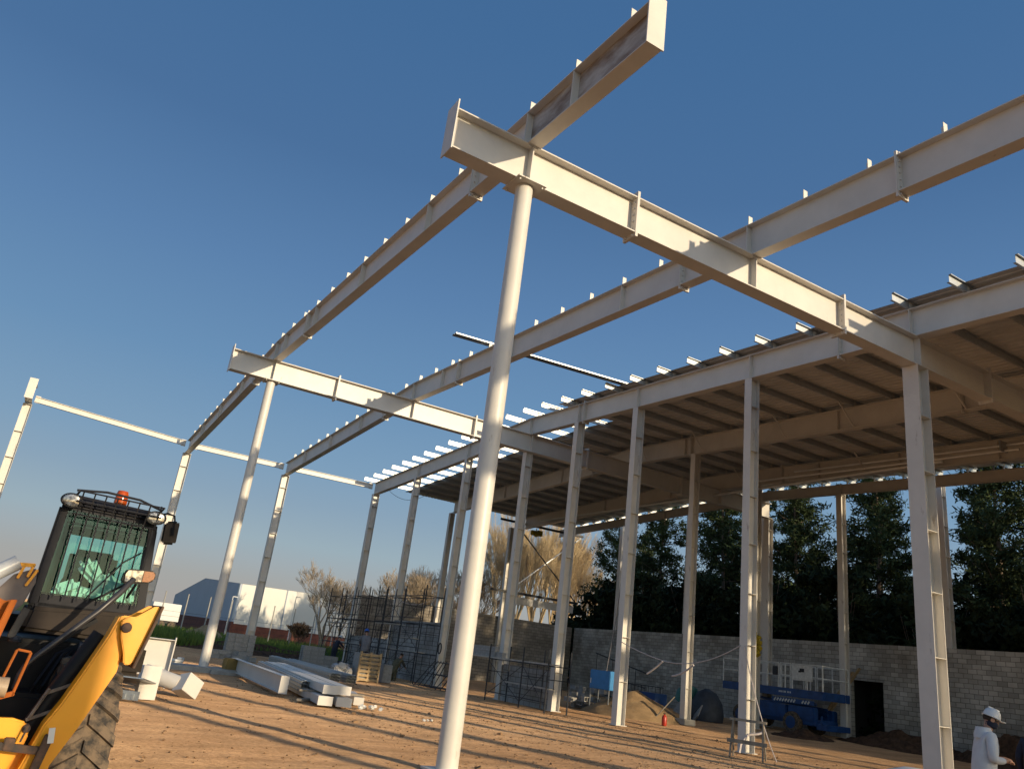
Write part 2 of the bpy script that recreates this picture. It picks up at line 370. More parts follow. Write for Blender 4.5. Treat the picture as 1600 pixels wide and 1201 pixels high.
# clods and pebbles on the yard
rg = random.Random(8); g = MB()
for i in range(10000):
    if rg.random() < .55: x = rg.uniform(-1, 17); y = 4+ (rg.random()**1.4)*40
    else: x = rg.uniform(6, 20); y = rg.uniform(7, 24)
    s_ = rg.choice((.005, .007, .010, .016)) * rg.uniform(.6, 1.5)
    if rg.random() < .02: s_ *= 2.2
    z = gz(x, y); a = rg.uniform(0, 6)
    g.obox((x, y, z+s_*.25), s_*2, s_*1.5, s_*1.1, a, rg.uniform(-.5, .5), rg.uniform(-.5, .5))
tag(g.build('pebbles', mat('clod', (.36, .22, .12), rough=1, var=.4, scale=3, spec=.1), fix=False), 'small clods and pebbles strewn over the dirt yard', 'pebbles', kind='stuff')

# ------------------------------------------------------------------ frame geometry
X1, X2, X3, X4, X5, X6 = 5.75, 11.67, 17.65, 23.65, 29.6, 35.6
Y0, Y1, Y2, Y3 = -7.7, 10.815, 29.29, 48.4
HR, DG = .80, .82
def zt(y): return 11.42+.0389*(y-Y1) if y < Y2 else 12.139-.035*(y-Y2)
def zbot(y): return zt(y)-HR

def ibeam(mb, pts, depth, bf, tf=.02, tw=.012):
    """pts on the TOP of the beam"""
    for a, b in zip(pts[:-1], pts[1:]):
        mb.bar(a, b, bf, -tf, 0); mb.bar(a, b, bf, -depth, -depth+tf); mb.bar(a, b, tw, -depth+tf, -tf)

CLEAT = None
def cleat(parent, x, y, z):
    global CLEAT
    if CLEAT is None:
        m = MB(); m.box(-.11, .0, -.006, .006, 0, .25).box(0.002, .012, -.006, .10, 0, .25)
        CLEAT = m.build('purlin_cleat', WHITE, parent); o = CLEAT
    else:
        o = CLEAT.copy(); COL.objects.link(o); o.parent = parent
    o.location = (x, y, z); return o
def plates(parent, name, fn, where, m):
    first = None
    for q in where:
        mb = MB(); fn(mb, q); mb.build(name, m, parent)

def roof_beam(x, ya, yb, label, splices, stiff, cleats, bf=.30, stain=False, endplates=(), brace=()):
    o = empty('roof_beam', label, 'steel beam', (0, 0, 0))
    ys = [ya] + ([Y2] if ya < Y2 < yb else []) + [yb]
    mb = MB(); ibeam(mb, [(x, y, zt(y)) for y in ys], HR, bf)
    b = mb.build('beam_body', WHITE, o)
    if stain:
        b.data.materials.append(STAIN)
        # weathered first length, from the free end to the girder
        bm = MB(); ibeam(bm, [(x, ya, zt(ya)), (x, Y1, zt(Y1))], HR, bf)
        b.data.clear_geometry(); n = MB(); ibeam(n, [(x, Y1, zt(Y1)), (x, Y2, zt(Y2)), (x, yb, zt(yb))], HR, bf)
        n.bar((x, ya, zt(ya)), (x, Y1, zt(Y1)), bf, -.02, 0); n.bar((x, ya, zt(ya)), (x, Y1, zt(Y1)), bf, -HR, -HR+.02)
        b.data.from_pydata(n.v, [], n.f); b.data.update()
        w = MB(); w.bar((x, ya, zt(ya)), (x, Y1, zt(Y1)), .012, -HR+.02, -.02)
        tag(w.build('weathered_web', STAIN, o), 'brown stained web')
    for y in splices:
        m = MB(); m.box(x-bf/2-.005, x+bf/2+.005, y-.025, y+.025, zbot(y)-.10, zt(y)+.09)
        m.box(x-bf/2-.02, x-bf/2-.008, y-.012, y+.012, zbot(y), zt(y)-.02)
        for sx in (-.09, .09):
            m.obox((x+sx, y, zbot(y)-.05), .035, .11, .035); m.obox((x+sx, y, zt(y)+.05), .035, .11, .035)
            for q in (.12, .27, .42, .55, .68): m.obox((x+sx, y, zbot(y)+q), .03, .10, .03)
        m.build('splice_plate', WHITE, o)
    for y in endplates:
        m = MB(); m.box(x-bf/2-.02, x+bf/2+.02, y-.025, y, zbot(y)-.02, zt(y)+.16); m.build('end_plate', WHITE, o)
    for y in stiff:
        m = MB(); m.box(x-bf/2+.005, x-.006, y-.008, y+.008, zbot(y)+.02, zt(y)-.02)
        m.box(x+.006, x+bf/2-.005, y-.008, y+.008, zbot(y)+.02, zt(y)-.02); m.build('stiffener', WHITE, o)
    for y in cleats: cleat(o, x, y, zt(y))
    for y in brace:
        m = MB(); m.stick((x-.15, y, zbot(y)+.03), (x-.62, y+.25, zt(y)+.10), .05, .05); m.build('fly_brace', WHITE, o)
    return o
PY = [7.8+1.5*k for k in range(-10, 28)]
SP = [12.95, 25.1, 32.4]
cl = [y for y in PY if y > -10]
roof_beam(X1, 7.3, Y3+.1, 'white roof beam nearest the camera, stained brown near its free end plate above the thick round column',
          SP, [9.3, Y1, 15.3, 19.8, 24.2, 28, Y2, 35, 39.5, 44], [y for y in PY if 7.4 < y < 48], stain=True, endplates=(7.3,))
roof_beam(X2, -21, Y3+.1, 'bare white roof beam crossing over the middle of both girders, no column below its crossings',
          [7.2]+SP, [Y1, 15.3, 21.2, 26.5, Y2, 35.5, 40, 44.5], [y for y in cl if y < 48])
roof_beam(X3, -16, Y3+.1, 'white roof beam carried by the front row of slim columns at the edge of the sheeted roof',
          SP, [Y0, 3.0, Y1, 16.2, 21.7, 25.5, Y2, 35.3, 41.5], [y for y in cl if y < 48])
roof_beam(X4, -8, Y3+.1, 'tan-lit roof beam first under the roof sheeting, with slanting braces to the purlins',
          SP, [4, Y1, 17.5, 21.7, 25.5, Y2, 35.3, 41.5], [y for y in PY if -8 < y < 48], brace=(12.8, 16.8, 19.8, 24.3, 28.0))
roof_beam(X5, -8, Y3+.1, 'roof beam second under the sheeting, behind the long galvanised conduits',
          SP, [4, Y1, 15, 19, 23, 26.7, 33, 39], [y for y in PY if -8 < y < 48], brace=(20.5, 27.5))
# edge beam (shallower)
o = empty('edge_beam', 'shallow outer roof edge beam above the block wall in front of the dark trees', 'steel beam')
XE = 33.4
mb = MB(); ibeam(mb, [(XE, -8, zt(-8)-.10), (XE, Y2, zt(Y2)-.10), (XE, Y3+1.2, zt(Y3+1.2)-.10)], .50, .2); mb.build('beam_body', WHITE, o)
for y in (15.5, 24.7, 37.7):
    m = MB(); m.box(XE-.11, XE+.11, y-.02, y+.02, zt(y)-.66, zt(y)-.04); m.build('splice_plate', WHITE, o)
for y in [q for q in PY if -8 < q < 49]: cleat(o, XE, y, zt(y)-.10)

def girder(y, zc, xa, xb, label, splices, stiff, zend=None, clamps=()):
    o = empty('main_girder', label, 'steel girder'); bf = .36
    mb = MB(); ibeam(mb, [(xa, y, zc+DG), (xb, y, zc+DG)], DG, bf, .025, .014); mb.build('girder_body', WHITE, o)
    m = MB(); m.box(xa-.025, xa, y-bf/2-.03, y+bf/2+.03, zc-.05, zc+DG+.16); m.build('end_plate', WHITE, o)
    for x in splices:
        m = MB(); m.box(x-.03, x+.03, y-bf/2-.015, y+bf/2+.015, zc-.09, zc+DG+.12)
        for sy in (-.1, .1):
            m.obox((x, y+sy, zc-.045), .12, .035, .035); m.obox((x, y+sy, zc+DG+.06), .12, .035, .035)
            for q in (.12, .27, .42, .56, .70): m.obox((x, y+sy, zc+q), .11, .032, .032)
        m.build('splice_plate', WHITE, o)
    for x in stiff:
        m = MB(); m.box(x-.012, x+.012, y-bf/2+.004, y-.007, zc+.025, zc+DG-.025)
        m.box(x-.012, x+.012, y+.007, y+bf/2-.004, zc+.025, zc+DG-.025)
        m.box(x-.10, x+.10, y-bf/2+.02, y-bf/2+.032, zc+DG-.05, zc+DG-.026); m.build('stiffener', WHITE, o)
    return o
girder(Y1, 9.804, 4.13, 33.5, 'long white girder nearest the camera, resting on the thick round column', [8.27, 14.66, 20.86, 26.8], [X1, X2, X3, X4, X5])
girder(Y2, 10.526, 4.13, 33.4, 'long white girder farther back, resting on the thinner looking round column', [8.3, 14.65, 20.8, 26.8], [X1, X2, X3, X4, X5])
girder(Y0, 9.07, 4.13, 33.2, 'white girder of the bay behind the camera, parallel to the nearest girder', [8.3, 14.65, 20.8], [X1, X2, X3])

# ------------------------------------------------------------------ columns
def round_column(x, y, zc, label):
    o = empty('round_column', label, 'steel column', (x, y, 0))
    m = MB(); m.lathe((0, 0, 0), [(.162, .02), (.162, zc*.33), (.165, zc*.333), (.162, zc*.336), (.162, zc*.66), (.165, zc*.663), (.162, zc*.666), (.162, zc-.03)], 36)
    m.build('column_shaft', COLW, o, smooth=True)
    m = MB(); m.box(-.30, .30, -.30, .30, zc-.028, zc-.002)
    for sx in (-.24, .24):
        for sy in (-.24, .24): m.lathe((sx, sy, zc-.07), [(.022, 0), (.022, .10)], 6)
    m.build('cap_plate', COLW, o)
    m = MB(); m.box(-.28, .28, -.28, .28, -.01, .022); m.build('base_plate', COLW, o)
    return o
c1 = round_column(X1, Y1, 9.80, 'large round white column nearest the camera, running the full height of the photo')
c2 = round_column(X1, Y2, 10.52, 'round white column in the middle distance standing on a pale concrete footing')
round_column(X1, Y0, 9.06, 'round white column of the bay behind the camera')
round_column(X2+.3, Y0, 9.06, 'second round white column of the bay behind the camera')
m = MB(); m.box(X1-1.6, X1+1.5, Y2-.7, Y2+.5, -.1, .14); m.box(X1+.1, X1+2.0, Y2-.95, Y2-.71, -.1, .1)
tag(m.build('concrete_footing', CONC, bevel=.02), 'pale concrete footing under the second round column', 'footing')

def h_column(x, y, z, label, w=.34, d=.28, flip=False):
    """flanges face +-X (parallel to Y), open web seen from -Y"""
    o = empty('steel_column', label, 'steel column', (x, y, 0)); t = .014
    m = MB(); m.box(-w/2, -w/2+t, -d/2, d/2, 0, z).box(w/2-t, w/2, -d/2, d/2, 0, z).box(-w/2+t, w/2-t, -.006, .006, 0, z)
    m.build('column_shaft', COLW, o)
    m = MB(); zz = 1.35
    while zz < z-.5:
        m.box(-w/2+t, w/2-t, -d/2+.01, -.006, zz, zz+.012); zz += 1.42
    m.build('batten', COLW, o)
    m = MB(); m.box(-w/2-.05, w/2+.05, -d/2-.05, d/2+.05, 0, .02); m.build('base_plate', COLW, o)
    m = MB(); m.box(-w/2-.01, w/2+.01, -d/2-.01, d/2+.01, z-.016, z-.001); m.build('cap_plate', COLW, o)
    return o
def bt(y): return zbot(y)-.005
R3L = [(Y1, 9.80, 'widest near column at the right, carrying the nearest girder', .44, .42),
       (16.2, None, 'second column of the front row from the right, behind the wooden sawhorse', .36, .28),
       (21.7, None, 'third column of the front row from the right, left of the sand heap', .36, .28),
       (25.5, None, 'fourth column of the front row from the right, at the right end of the low block wall with scaffold', .36, .28),
       (29.4, 10.52, 'column of the front row carrying the farther girder, left end of the low block wall', .36, .30),
       (35.3, None, 'column of the front row right of the tall infill wall, with a cable coil hung on it', .36, .28),
       (41.6, None, 'column of the front row between the two tall scaffolds', .36, .28),
       (48.1, None, 'farthest column of the front row, at the corner of the far frame', .40, .36)]
for yy_ in (5.4, -.3, -13.2): tag(h_column(X3, yy_, bt(yy_), 'white front row column beyond the right edge of the photo'), group='columns beyond the right edge')
for xx_, yy_ in ((X4, 0.), (X4, -7.), (X5, -1.5), (X5, -7.2)): tag(h_column(xx_, yy_, bt(yy_), 'interior column beyond the right edge of the photo'), group='columns beyond the right edge')
for y, z, lb, w, d in R3L: h_column(X3, y, z if z else bt(y), 'white ' + lb, w, d)
h_column(X3, Y0, 9.06, 'white column of the front row behind the camera', .44, .42)
h_column(X4, 24.9, bt(24.9), 'interior column under the first sheltered beam, left of the green drum')
h_column(X5, 26.7, bt(26.7), 'interior column right behind the second front column, next to the blue lift')
far = [(-2.75, 11.42, 'leftmost column of the far frame, cut off by the left edge of the photo', .42),
       (X1, bt(Y3), 'far frame column behind the wing mirror of the yellow machine', .44),
       (X2, bt(Y3), 'far frame column standing by the stacked concrete panels', .44)]
for x, z, lb, w in far: h_column(x, Y3, z, 'white ' + lb, w, .36)
h_column(XE, 24.75, zt(24.75)-.605, 'white edge column standing in front of the block wall between the blue lift and the doorway', .36, .30)
h_column(33.35, Y2, 10.52, 'column at the end of the farther girder with patches of sunlight', .36, .34)
h_column(X4, 48.7, bt(Y3), 'shaded far end wall column, left one of the three', .34, .3)
h_column(28.6, 48.7, zbot(Y3)-.1, 'shaded far end wall column at the left foot of the cross bracing', .34, .3)
for y, lb in ((20.9, 'edge column right of the doorway, mostly behind the widest near column'), 
              (31.5, 'edge column left of the blue lift with sunlit patches'), (37.7, 'edge column behind the interior column with the green drum'),
              (44.6, 'edge column behind the third front column'), (49.6, 'corner edge column at the meeting of the two block walls')):
    h_column(X6-.02 if y < 49 else 34.6, y, zt(y)+.30, 'white ' + lb, .36, .30)
for y in (15.4, 9.8, 4.2): h_column(X6-.02, y, zt(y)+.30, 'white edge column beyond the right edge of the photo', .36, .30).__setitem__('group', 'edge columns beyond the photo')

# far tie beams and stub
def tie(xa, xb, za, zb, label):
    o = empty('tie_beam', label, 'steel beam'); m = MB()
    m.bar((xa, Y3, za), (xb, Y3, zb), .16, -.02, 0); m.bar((xa, Y3, za), (xb, Y3, zb), .16, -.30, -.28); m.bar((xa, Y3, za), (xb, Y3, zb), .01, -.28, -.02)
    m.build('beam_body', WHITE, o)
    m = MB(); m.box(xa, xa+.25, Y3-.02, Y3-.008, za-.34, za+.05).box(xb-.25, xb, Y3-.02, Y3-.008, zb-.34, zb+.05); m.build('connection_plate', WHITE, o)
tie(-2.5, X1-.22, 11.93, 11.40, 'slim white tie beam at the far left of the far frame')
tie(X1+.22, X2-.22, 11.36, 11.34, 'slim white tie beam of the far frame behind the second round column')
tie(X2+.22, X3-.22, 11.34, 11.36, 'slim sunlit tie beam of the far frame at the corner of the bare purlins')
o = empty('beam_stub', 'short white beam stub on top of the leftmost far column', 'steel beam')
m = MB(); ibeam(m, [(-2.75, 46.9, 12.45), (-2.75, 48.6, 12.45)], .95, .34); m.build('beam_body', WHITE, o)
m = MB(); m.box(-2.95, -2.55, 46.87, 46.9, 11.45, 12.55); m.build('end_plate', WHITE, o)

# ------------------------------------------------------------------ purlins (z-sections), every 1.5 m
rp = random.Random(3)
def purlin(y, xa, xb):
    z = zt(y)+.012; m = MB()
    m.mi = 0; m.box(xa, xb, y-.0025, y+.0025, z, z+.20)
    m.mi = 1; m.box(xa, xb, y-.065, y-.0026, z+.196, z+.2005).box(xa, xb, y+.0026, y+.065, z, z+.004)
    m.box(xa, xb, y-.065, y-.061, z+.178, z+.1955)
    return m.build('roof_purlin', [GALVL, GALV])
for y in PY:
    if y < -7.2: continue
    far_ = y > 26.8
    xa = 16.78+rp.uniform(-.03, .03)
    o = purlin(y, xa, 34.0)
    if far_: tag(o, 'galvanised purlin with its bare end bright in the sun beyond the sheeting edge', 'purlin', 'bare ended purlins of the far bays')
    else: tag(o, 'galvanised purlin carrying the sheeting, its stub poking out past the front roof beam', 'purlin', 'purlins under the roof sheeting')
# roof sheeting: ribs run along y
def sheet(xa, xb, ya, yb, label, up=0.):
    m = MB(); xs = []; x = xa; k = 0
    while x < xb:
        for dx, dz in ((0, 0), (.15, 0), (.165, .028), (.235, .028)): xs.append((x+dx, dz))
        x += .25
    ys = [ya] + ([Y2] if ya < Y2 < yb else []) + [yb]; n = len(xs)
    for y in ys:
        for (x, dz) in xs: m.v.append((x, y, zt(y)+.222+dz+up))
    for j in range(len(ys)-1):
        for i in range(n-1): m.f.append((j*n+i, j*n+i+1, (j+1)*n+i+1, (j+1)*n+i)); m.m.append(0)
    # thickness
    nb = len(m.v); m.v += [(a, b, c+.004) for a, b, c in m.v]; F = list(m.f)
    for f in F: m.f.append(tuple(nb+i for i in f[::-1])); m.m.append(0)
    o = m.build('roof_sheeting', SHEET, fix=False); tag(o, label, 'roof sheeting'); return o
sheet(17.40, 33.85, -7.4, 26.9, 'ribbed metal roof sheeting over the near bays, reaching the front roof beam')
sheet(20.40, 33.85, 26.55, 49.9, 'ribbed metal roof sheeting over the far bays, stopping short of the bare purlin ends', .007)
# eave flashing visible between the purlin stubs
# sag rods under the purlins
def rod(x, label):
    m = MB()
    for a, b in zip(PY[3:-1], PY[4:]):
        if a < -7: continue
        m.tube([(x+.0, a, zt(a)+.05), (x, b, zt(b)+.16)], .011, 5)
    tag(m.build('sag_rod', WHITE), label, 'sag rod')
rod(20.6, 'thin white rod linking the purlins in the first sheltered bay')
rod(31.6, 'thin white rod linking the purlins in the last bay by the edge beam')
# loose purlins on the bare beams
o = empty('loose_purlin_bundle', 'loose galvanised purlins laid across from the bare beam to the roof edge', 'purlin')
for k, (dy, dz) in enumerate(((0, 0), (.17, .0))):
    m = MB(); z = 12.03+dz
    a = (10.25, 22.95+dy, z); b = (17.9, 22.35+dy, z+.08)
    m.bar(a, b, .15, .056, .060); m.bar(a, b, .003, .02, .056, -.0735); m.bar(a, b, .003, .02, .056, .0735); m.bar(a, b, .018, .017, .02, -.064); m.bar(a, b, .018, .017, .02, .064)
    m.build('purlin', GALV, o)
# conduits hung under the second sheltered beam
PALEC = mat('pale_conduit', (.80, .80, .78), rough=.35, var=.08, metal=.2)
def conduit(x, ya, yb, za, zb, r_, label, grp=None):
    m = MB(); m.tube([(x, ya, za), (x, (ya+yb)/2, (za+zb)/2-.02), (x, yb, zb)], r_*1.15, 8)
    tag(m.build('conduit', PALEC, smooth=True), label, 'conduit', grp)
conduit(29.3, 12.2, 24.2, 11.18, 11.55, .045, 'upper galvanised conduit under the roof, right of the widest column')
conduit(29.15, 14.1, 27.0, 10.98, 11.36, .045, 'middle galvanised conduit running under the second sheltered beam')
conduit(29.2, 17.0, 46.0, 10.95, 10.98, .05, 'longest galvanised conduit under the roof, reaching the far end')
m = MB(); m.box(28.9, 29.35, 14.6, 14.66, 10.95, 11.35); tag(m.build('conduit_bracket', GALV), 'small bracket holding the conduits near their right ends', 'bracket')

# end wall framing, far right corner
m = MB(); m.bar((27.5, 48.55, 10.95), (34.9, 48.55, 10.95), .09, 0, .16); tag(m.build('end_rail', DARKST), 'upper dark rail of the far end frame, with a yellow hoist hung below', 'rail')
m = MB(); m.bar((27.9, 48.75, 11.62), (34.9, 48.75, 11.62), .09, 0, .16); tag(m.build('end_rail', DARKST), 'topmost dark rail of the far end frame under the sheeting', 'rail')
m = MB(); m.bar((27.4, 48.55, 6.0), (34.9, 48.55, 6.0), .12, 0, .16); tag(m.build('end_rail', DARKST), 'dark middle rail of the far end frame below the cross bracing', 'rail')
m = MB(); m.bar((28.8, 48.8, 5.35), (34.7, 48.8, 5.35), .10, 0, .5); tag(m.build('end_rail', WHITE), 'white horizontal rail of the far end frame just under the dark middle rail', 'rail')
o = empty('cross_bracing', 'thin steel X bracing in the far end frame before the sunlit trees', 'bracing')
m = MB(); m.stick((28.8, 48.5, 10.9), (34.7, 48.5, 6.1), .07); m.build('brace', DARKST, o)
m = MB(); m.stick((28.8, 48.58, 6.1), (34.7, 48.58, 10.9), .07); m.build('brace', GALV, o)
o = empty('chain_hoist', 'small yellow hoist hanging from a dark rail of the far end frame', 'hoist', (30.6, 48.5, 10.75))
m = MB(); m.obox((-.25, 0, -.22), .38, .25, .34); m.obox((.3, 0, -.18), .42, .25, .4); m.lathe((0, -.02, -.35), [(.13, -.12), (.16, 0), (.13, .12)], 12); m.build('hoist_body', YSTR, o, bevel=.03)
m = MB(); m.tube([(0, 0, -.2), (0, 0, .14)], .03, 6); m.build('hook', DARKST, o)

# ------------------------------------------------------------------ block walls
m = MB(); WX0, WX1 = 35.15, 35.35; DZ = 2.86
m.box(WX0, WX1, -12, 24.0, 0, 4.38).box(WX0, WX1, 25.68, 49.0, 0, 4.38).box(WX0, WX1, 24.0, 25.68, DZ, 4.38)
ow = m.build('block_wall', BWY); tag(ow, 'long grey concrete block wall with a dark doorway, running behind the lift and under the trees', 'wall')
ms = random.Random(2); m = MB()
m.box(WX0-.02, WX1+.02, 23.9, 25.78, DZ-.18, DZ+.02-.001); m.build('door_lintel', BWL, ow)
m = MB(); m.box(18.2, 34.9, 48.95, 49.15, 0, 4.36); tag(m.build('block_wall', BWX), 'brownish concrete block end wall across the far side, behind the scaffolds', 'wall')
m = MB(); m.box(X3-.1, X3+.1, 35.5, 41.38, 0, 2.88); tag(m.build('block_wall', BWL), 'light grey infill block wall behind the right tall scaffold', 'wall')
m = MB(); m.box(X3-.1, X3+.1, 41.83, 47.9, 0, 1.85); tag(m.build('block_wall', BWL), 'light grey unfinished infill wall behind the left tall scaffold, lower than its neighbour', 'wall')
m = MB(); m.box(X3-.1, X3+.1, 25.68, 29.22, 0, 1.4); tag(m.build('block_wall', BWL), 'low light grey block wall behind the small scaffold between two front columns', 'wall')
# added near-black box behind the doorway, there to keep the opening dark
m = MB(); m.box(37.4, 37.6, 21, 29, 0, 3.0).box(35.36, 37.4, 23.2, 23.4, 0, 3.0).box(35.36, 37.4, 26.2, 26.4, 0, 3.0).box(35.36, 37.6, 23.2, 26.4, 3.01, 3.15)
tag(m.build('backing', mat('dark_backing', (.05, .05, .05), rough=.9)), 'dark shed added to keep the doorway in the long block wall dark', 'backing')

# ------------------------------------------------------------------ trees
def crown_mesh(name, seed, H, base, rad, nleaf, dense_low=.5, lsz=(.32, .045)):
    rt = random.Random(seed); trunk = MB(); crown = MB()
    pts = [(0, 0, 0)]; x = y = 0
    for k in range(1, 9):
        x += rt.uniform(-.12, .12); y += rt.uniform(-.12, .12); pts.append((x, y, H*k/8.6))
    trunk.tube(pts, [.22*(1-.1*k) for k in range(9)], 7)
    limbs = []
    nb = 46
    for i in range(nb):
        t = (i+.5)/nb; z = base+(H-base)*t; a = i*2.4+rt.uniform(-.5, .5)
        prof = (1-t)**.65*(.55+.45*min(1, t*4)) + .12
        L_ = rad*prof*rt.uniform(.6, 1.15)
        up = rt.uniform(.15, .6)*L_
        k = min(8, int(z/(H/8.6))); c = Vector(pts[k]); c.z = z
        e = c+Vector((math.cos(a)*L_, math.sin(a)*L_, up)); mid = c.lerp(e, .5)+Vector((0, 0, -.12*L_))
        trunk.tube([c, mid, e], [.05*(1.2-t), .03, .012], 4)
        limbs.append((c, mid, e, L_))
    tot = sum(l[3] for l in limbs)
    for c, mid, e, L_ in limbs:
        nn = int(nleaf*L_/tot); ncl = max(4, int(L_*4.5)); 
        cls = []
        for q in range(ncl):
            t = rt.uniform(.18, 1.03); p = c.lerp(mid, t*2) if t < .5 else mid.lerp(e, t*2-1)
            cls.append((p+Vector((rt.gauss(0, .28), rt.gauss(0, .28), rt.gauss(0, .2))), rt.uniform(.22, .5)))
        for q in range(nn):
            p, s_ = rt.choice(cls)
            p = p+Vector((rt.gauss(0, s_*.6), rt.gauss(0, s_*.6), rt.gauss(0, s_*.45)))
            d = Vector((rt.gauss(0, 1), rt.gauss(0, 1), rt.gauss(.1, .8))).normalized(); w = d.cross(Vector((rt.gauss(0, 1), rt.gauss(0, 1), rt.gauss(0, 1)))).normalized()
            l = lsz[0]*rt.uniform(.5, 1.2); ww = lsz[1]*rt.uniform(.6, 1.4)
            n = len(crown.v); crown.v += [tuple(p-w*ww), tuple(p+w*ww), tuple(p+d*l+w*ww*.4), tuple(p+d*l-w*ww*.4)]
            crown.f.append((n, n+1, n+2, n+3)); crown.m.append(0)
    return trunk, crown
def tree_root(seed, label, H, base, rad, nleaf, lm, name='conifer_tree', loc=(0, 0, 0), rz=0, group=None, **kw):
    t, c = crown_mesh(name, seed, H, base, rad, nleaf, **kw)
    o = empty(name, label, 'tree', loc, rz, group)
    t.build('trunk', BARK, o, fix=False); c.build('crown', lm, o, fix=False); return o
GT = 'dark feathery trees behind the block wall'
T = [tree_root(21, 'x', 17.5, 2.5, 3.6, 18000, LEAF, loc=(43.5, 22.5, 0)), tree_root(22, 'x', 16.5, 2.0, 3.8, 18000, LEAF, loc=(43, 29.5, 0)), tree_root(23, 'x', 18, 3, 3.4, 18000, LEAF, loc=(44, 36.5, 0))]
tl = ['tall feathery dark tree right of the widest near column, open crown showing sky', 'feathery tree seen between the widest near column and the slim edge column', 'dark feathery tree between the lift and the interior columns']
for t, l in zip(T, tl): t['label'] = l; t['group'] = GT
more = [(0, (43, 15.5), 1.0, 'dark tree at the right edge of the photo behind the block wall'),
        (1, (43.5, 42.5), 1.05, 'dark tree behind the interior column with the green drum'),
        (2, (43, 48.5), .98, 'dark tree filling the gap between the third and fourth front columns'),
        (0, (43.5, 54.5), .93, 'dark tree at the left end of the row, next to the golden bare trees'),
        (1, (48, 19), 1.02, 'tree of the back row at the right edge'), (2, (49, 26), .95, 'tree of the back row behind the doorway'),
        (0, (48.5, 33), .98, 'tree of the back row behind the blue lift'), (1, (49, 40), 1.0, 'tree of the back row behind the interior columns'),
        (2, (48.5, 47), .98, 'tree of the back row behind the third front column'), (0, (50, 59), .86, 'tree of the back row beside the golden bare trees')]
for k_, (x_, y_) in enumerate(((43, 7), (43.5, 0), (43, -7), (43.5, -14), (43, -21), (46, -28))): more.append((k_ % 3, (x_, y_), 1, 'dark tree beyond the right edge of the photo'))
for i, (k, (x, y), s_, lb) in enumerate(more): dup(T[k], (x, y, 0), i*1.3+.5, lb, GT, s_)
# dense understorey shrubs
def shrub(seed, H, rad, n, lm, label, loc):
    rt = random.Random(seed); m = MB(); st = MB()
    for k in range(14):
        a = rt.uniform(0, 6.28); e = Vector((math.cos(a)*rad*.7*rt.random(), math.sin(a)*rad*.7*rt.random(), H*rt.uniform(.5, .95)))
        st.tube([(0, 0, 0), e*.5+Vector((0, 0, .3)), e], [.06, .035, .012], 4)
    cl_ = [(Vector((math.cos(a)*r_*rad, math.sin(a)*r_*rad, H*rt.uniform(.04, 1-.35*r_))), rt.uniform(.3, .6)) for a, r_ in ((rt.uniform(0, 6.28), math.sqrt(rt.random())) for q in range(110))]
    for q in range(n):
        p, s_ = rt.choice(cl_); p = p+Vector((rt.gauss(0, s_*.6), rt.gauss(0, s_*.6), rt.gauss(0, s_*.55)))
        if p.z < 0: continue
        d = Vector((rt.gauss(0, 1), rt.gauss(0, 1), rt.gauss(0, 1))).normalized(); w = d.cross(Vector((rt.gauss(0, 1), rt.gauss(0, 1), rt.gauss(0, 1)))).normalized()
        l = .34*rt.uniform(.6, 1.3); ww = .10*rt.uniform(.6, 1.4); b0 = len(m.v)
        m.v += [tuple(p-w*ww), tuple(p+w*ww), tuple(p+d*l+w*ww*.5), tuple(p+d*l-w*ww*.5)]; m.f.append((b0, b0+1, b0+2, b0+3)); m.m.append(0)
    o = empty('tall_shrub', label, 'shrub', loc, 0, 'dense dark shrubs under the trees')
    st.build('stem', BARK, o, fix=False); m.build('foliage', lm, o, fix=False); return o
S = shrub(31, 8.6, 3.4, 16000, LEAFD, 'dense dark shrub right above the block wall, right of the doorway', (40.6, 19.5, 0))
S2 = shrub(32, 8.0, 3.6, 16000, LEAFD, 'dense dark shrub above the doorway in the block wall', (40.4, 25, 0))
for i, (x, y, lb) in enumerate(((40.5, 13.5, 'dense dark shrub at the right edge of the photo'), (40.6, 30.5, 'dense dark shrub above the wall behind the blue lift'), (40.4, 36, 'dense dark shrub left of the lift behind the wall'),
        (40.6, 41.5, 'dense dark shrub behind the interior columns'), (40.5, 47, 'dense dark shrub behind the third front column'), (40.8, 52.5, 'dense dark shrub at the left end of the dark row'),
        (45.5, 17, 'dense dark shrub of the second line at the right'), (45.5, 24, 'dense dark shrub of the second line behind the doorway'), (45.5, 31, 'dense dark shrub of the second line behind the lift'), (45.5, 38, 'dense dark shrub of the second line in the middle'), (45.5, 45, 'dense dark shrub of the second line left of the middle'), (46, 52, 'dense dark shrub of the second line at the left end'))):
    dup((S, S2)[i % 2], (x, y, 0), i*1.1, lb, None, 1.14+.08*math.sin(i*2.1))

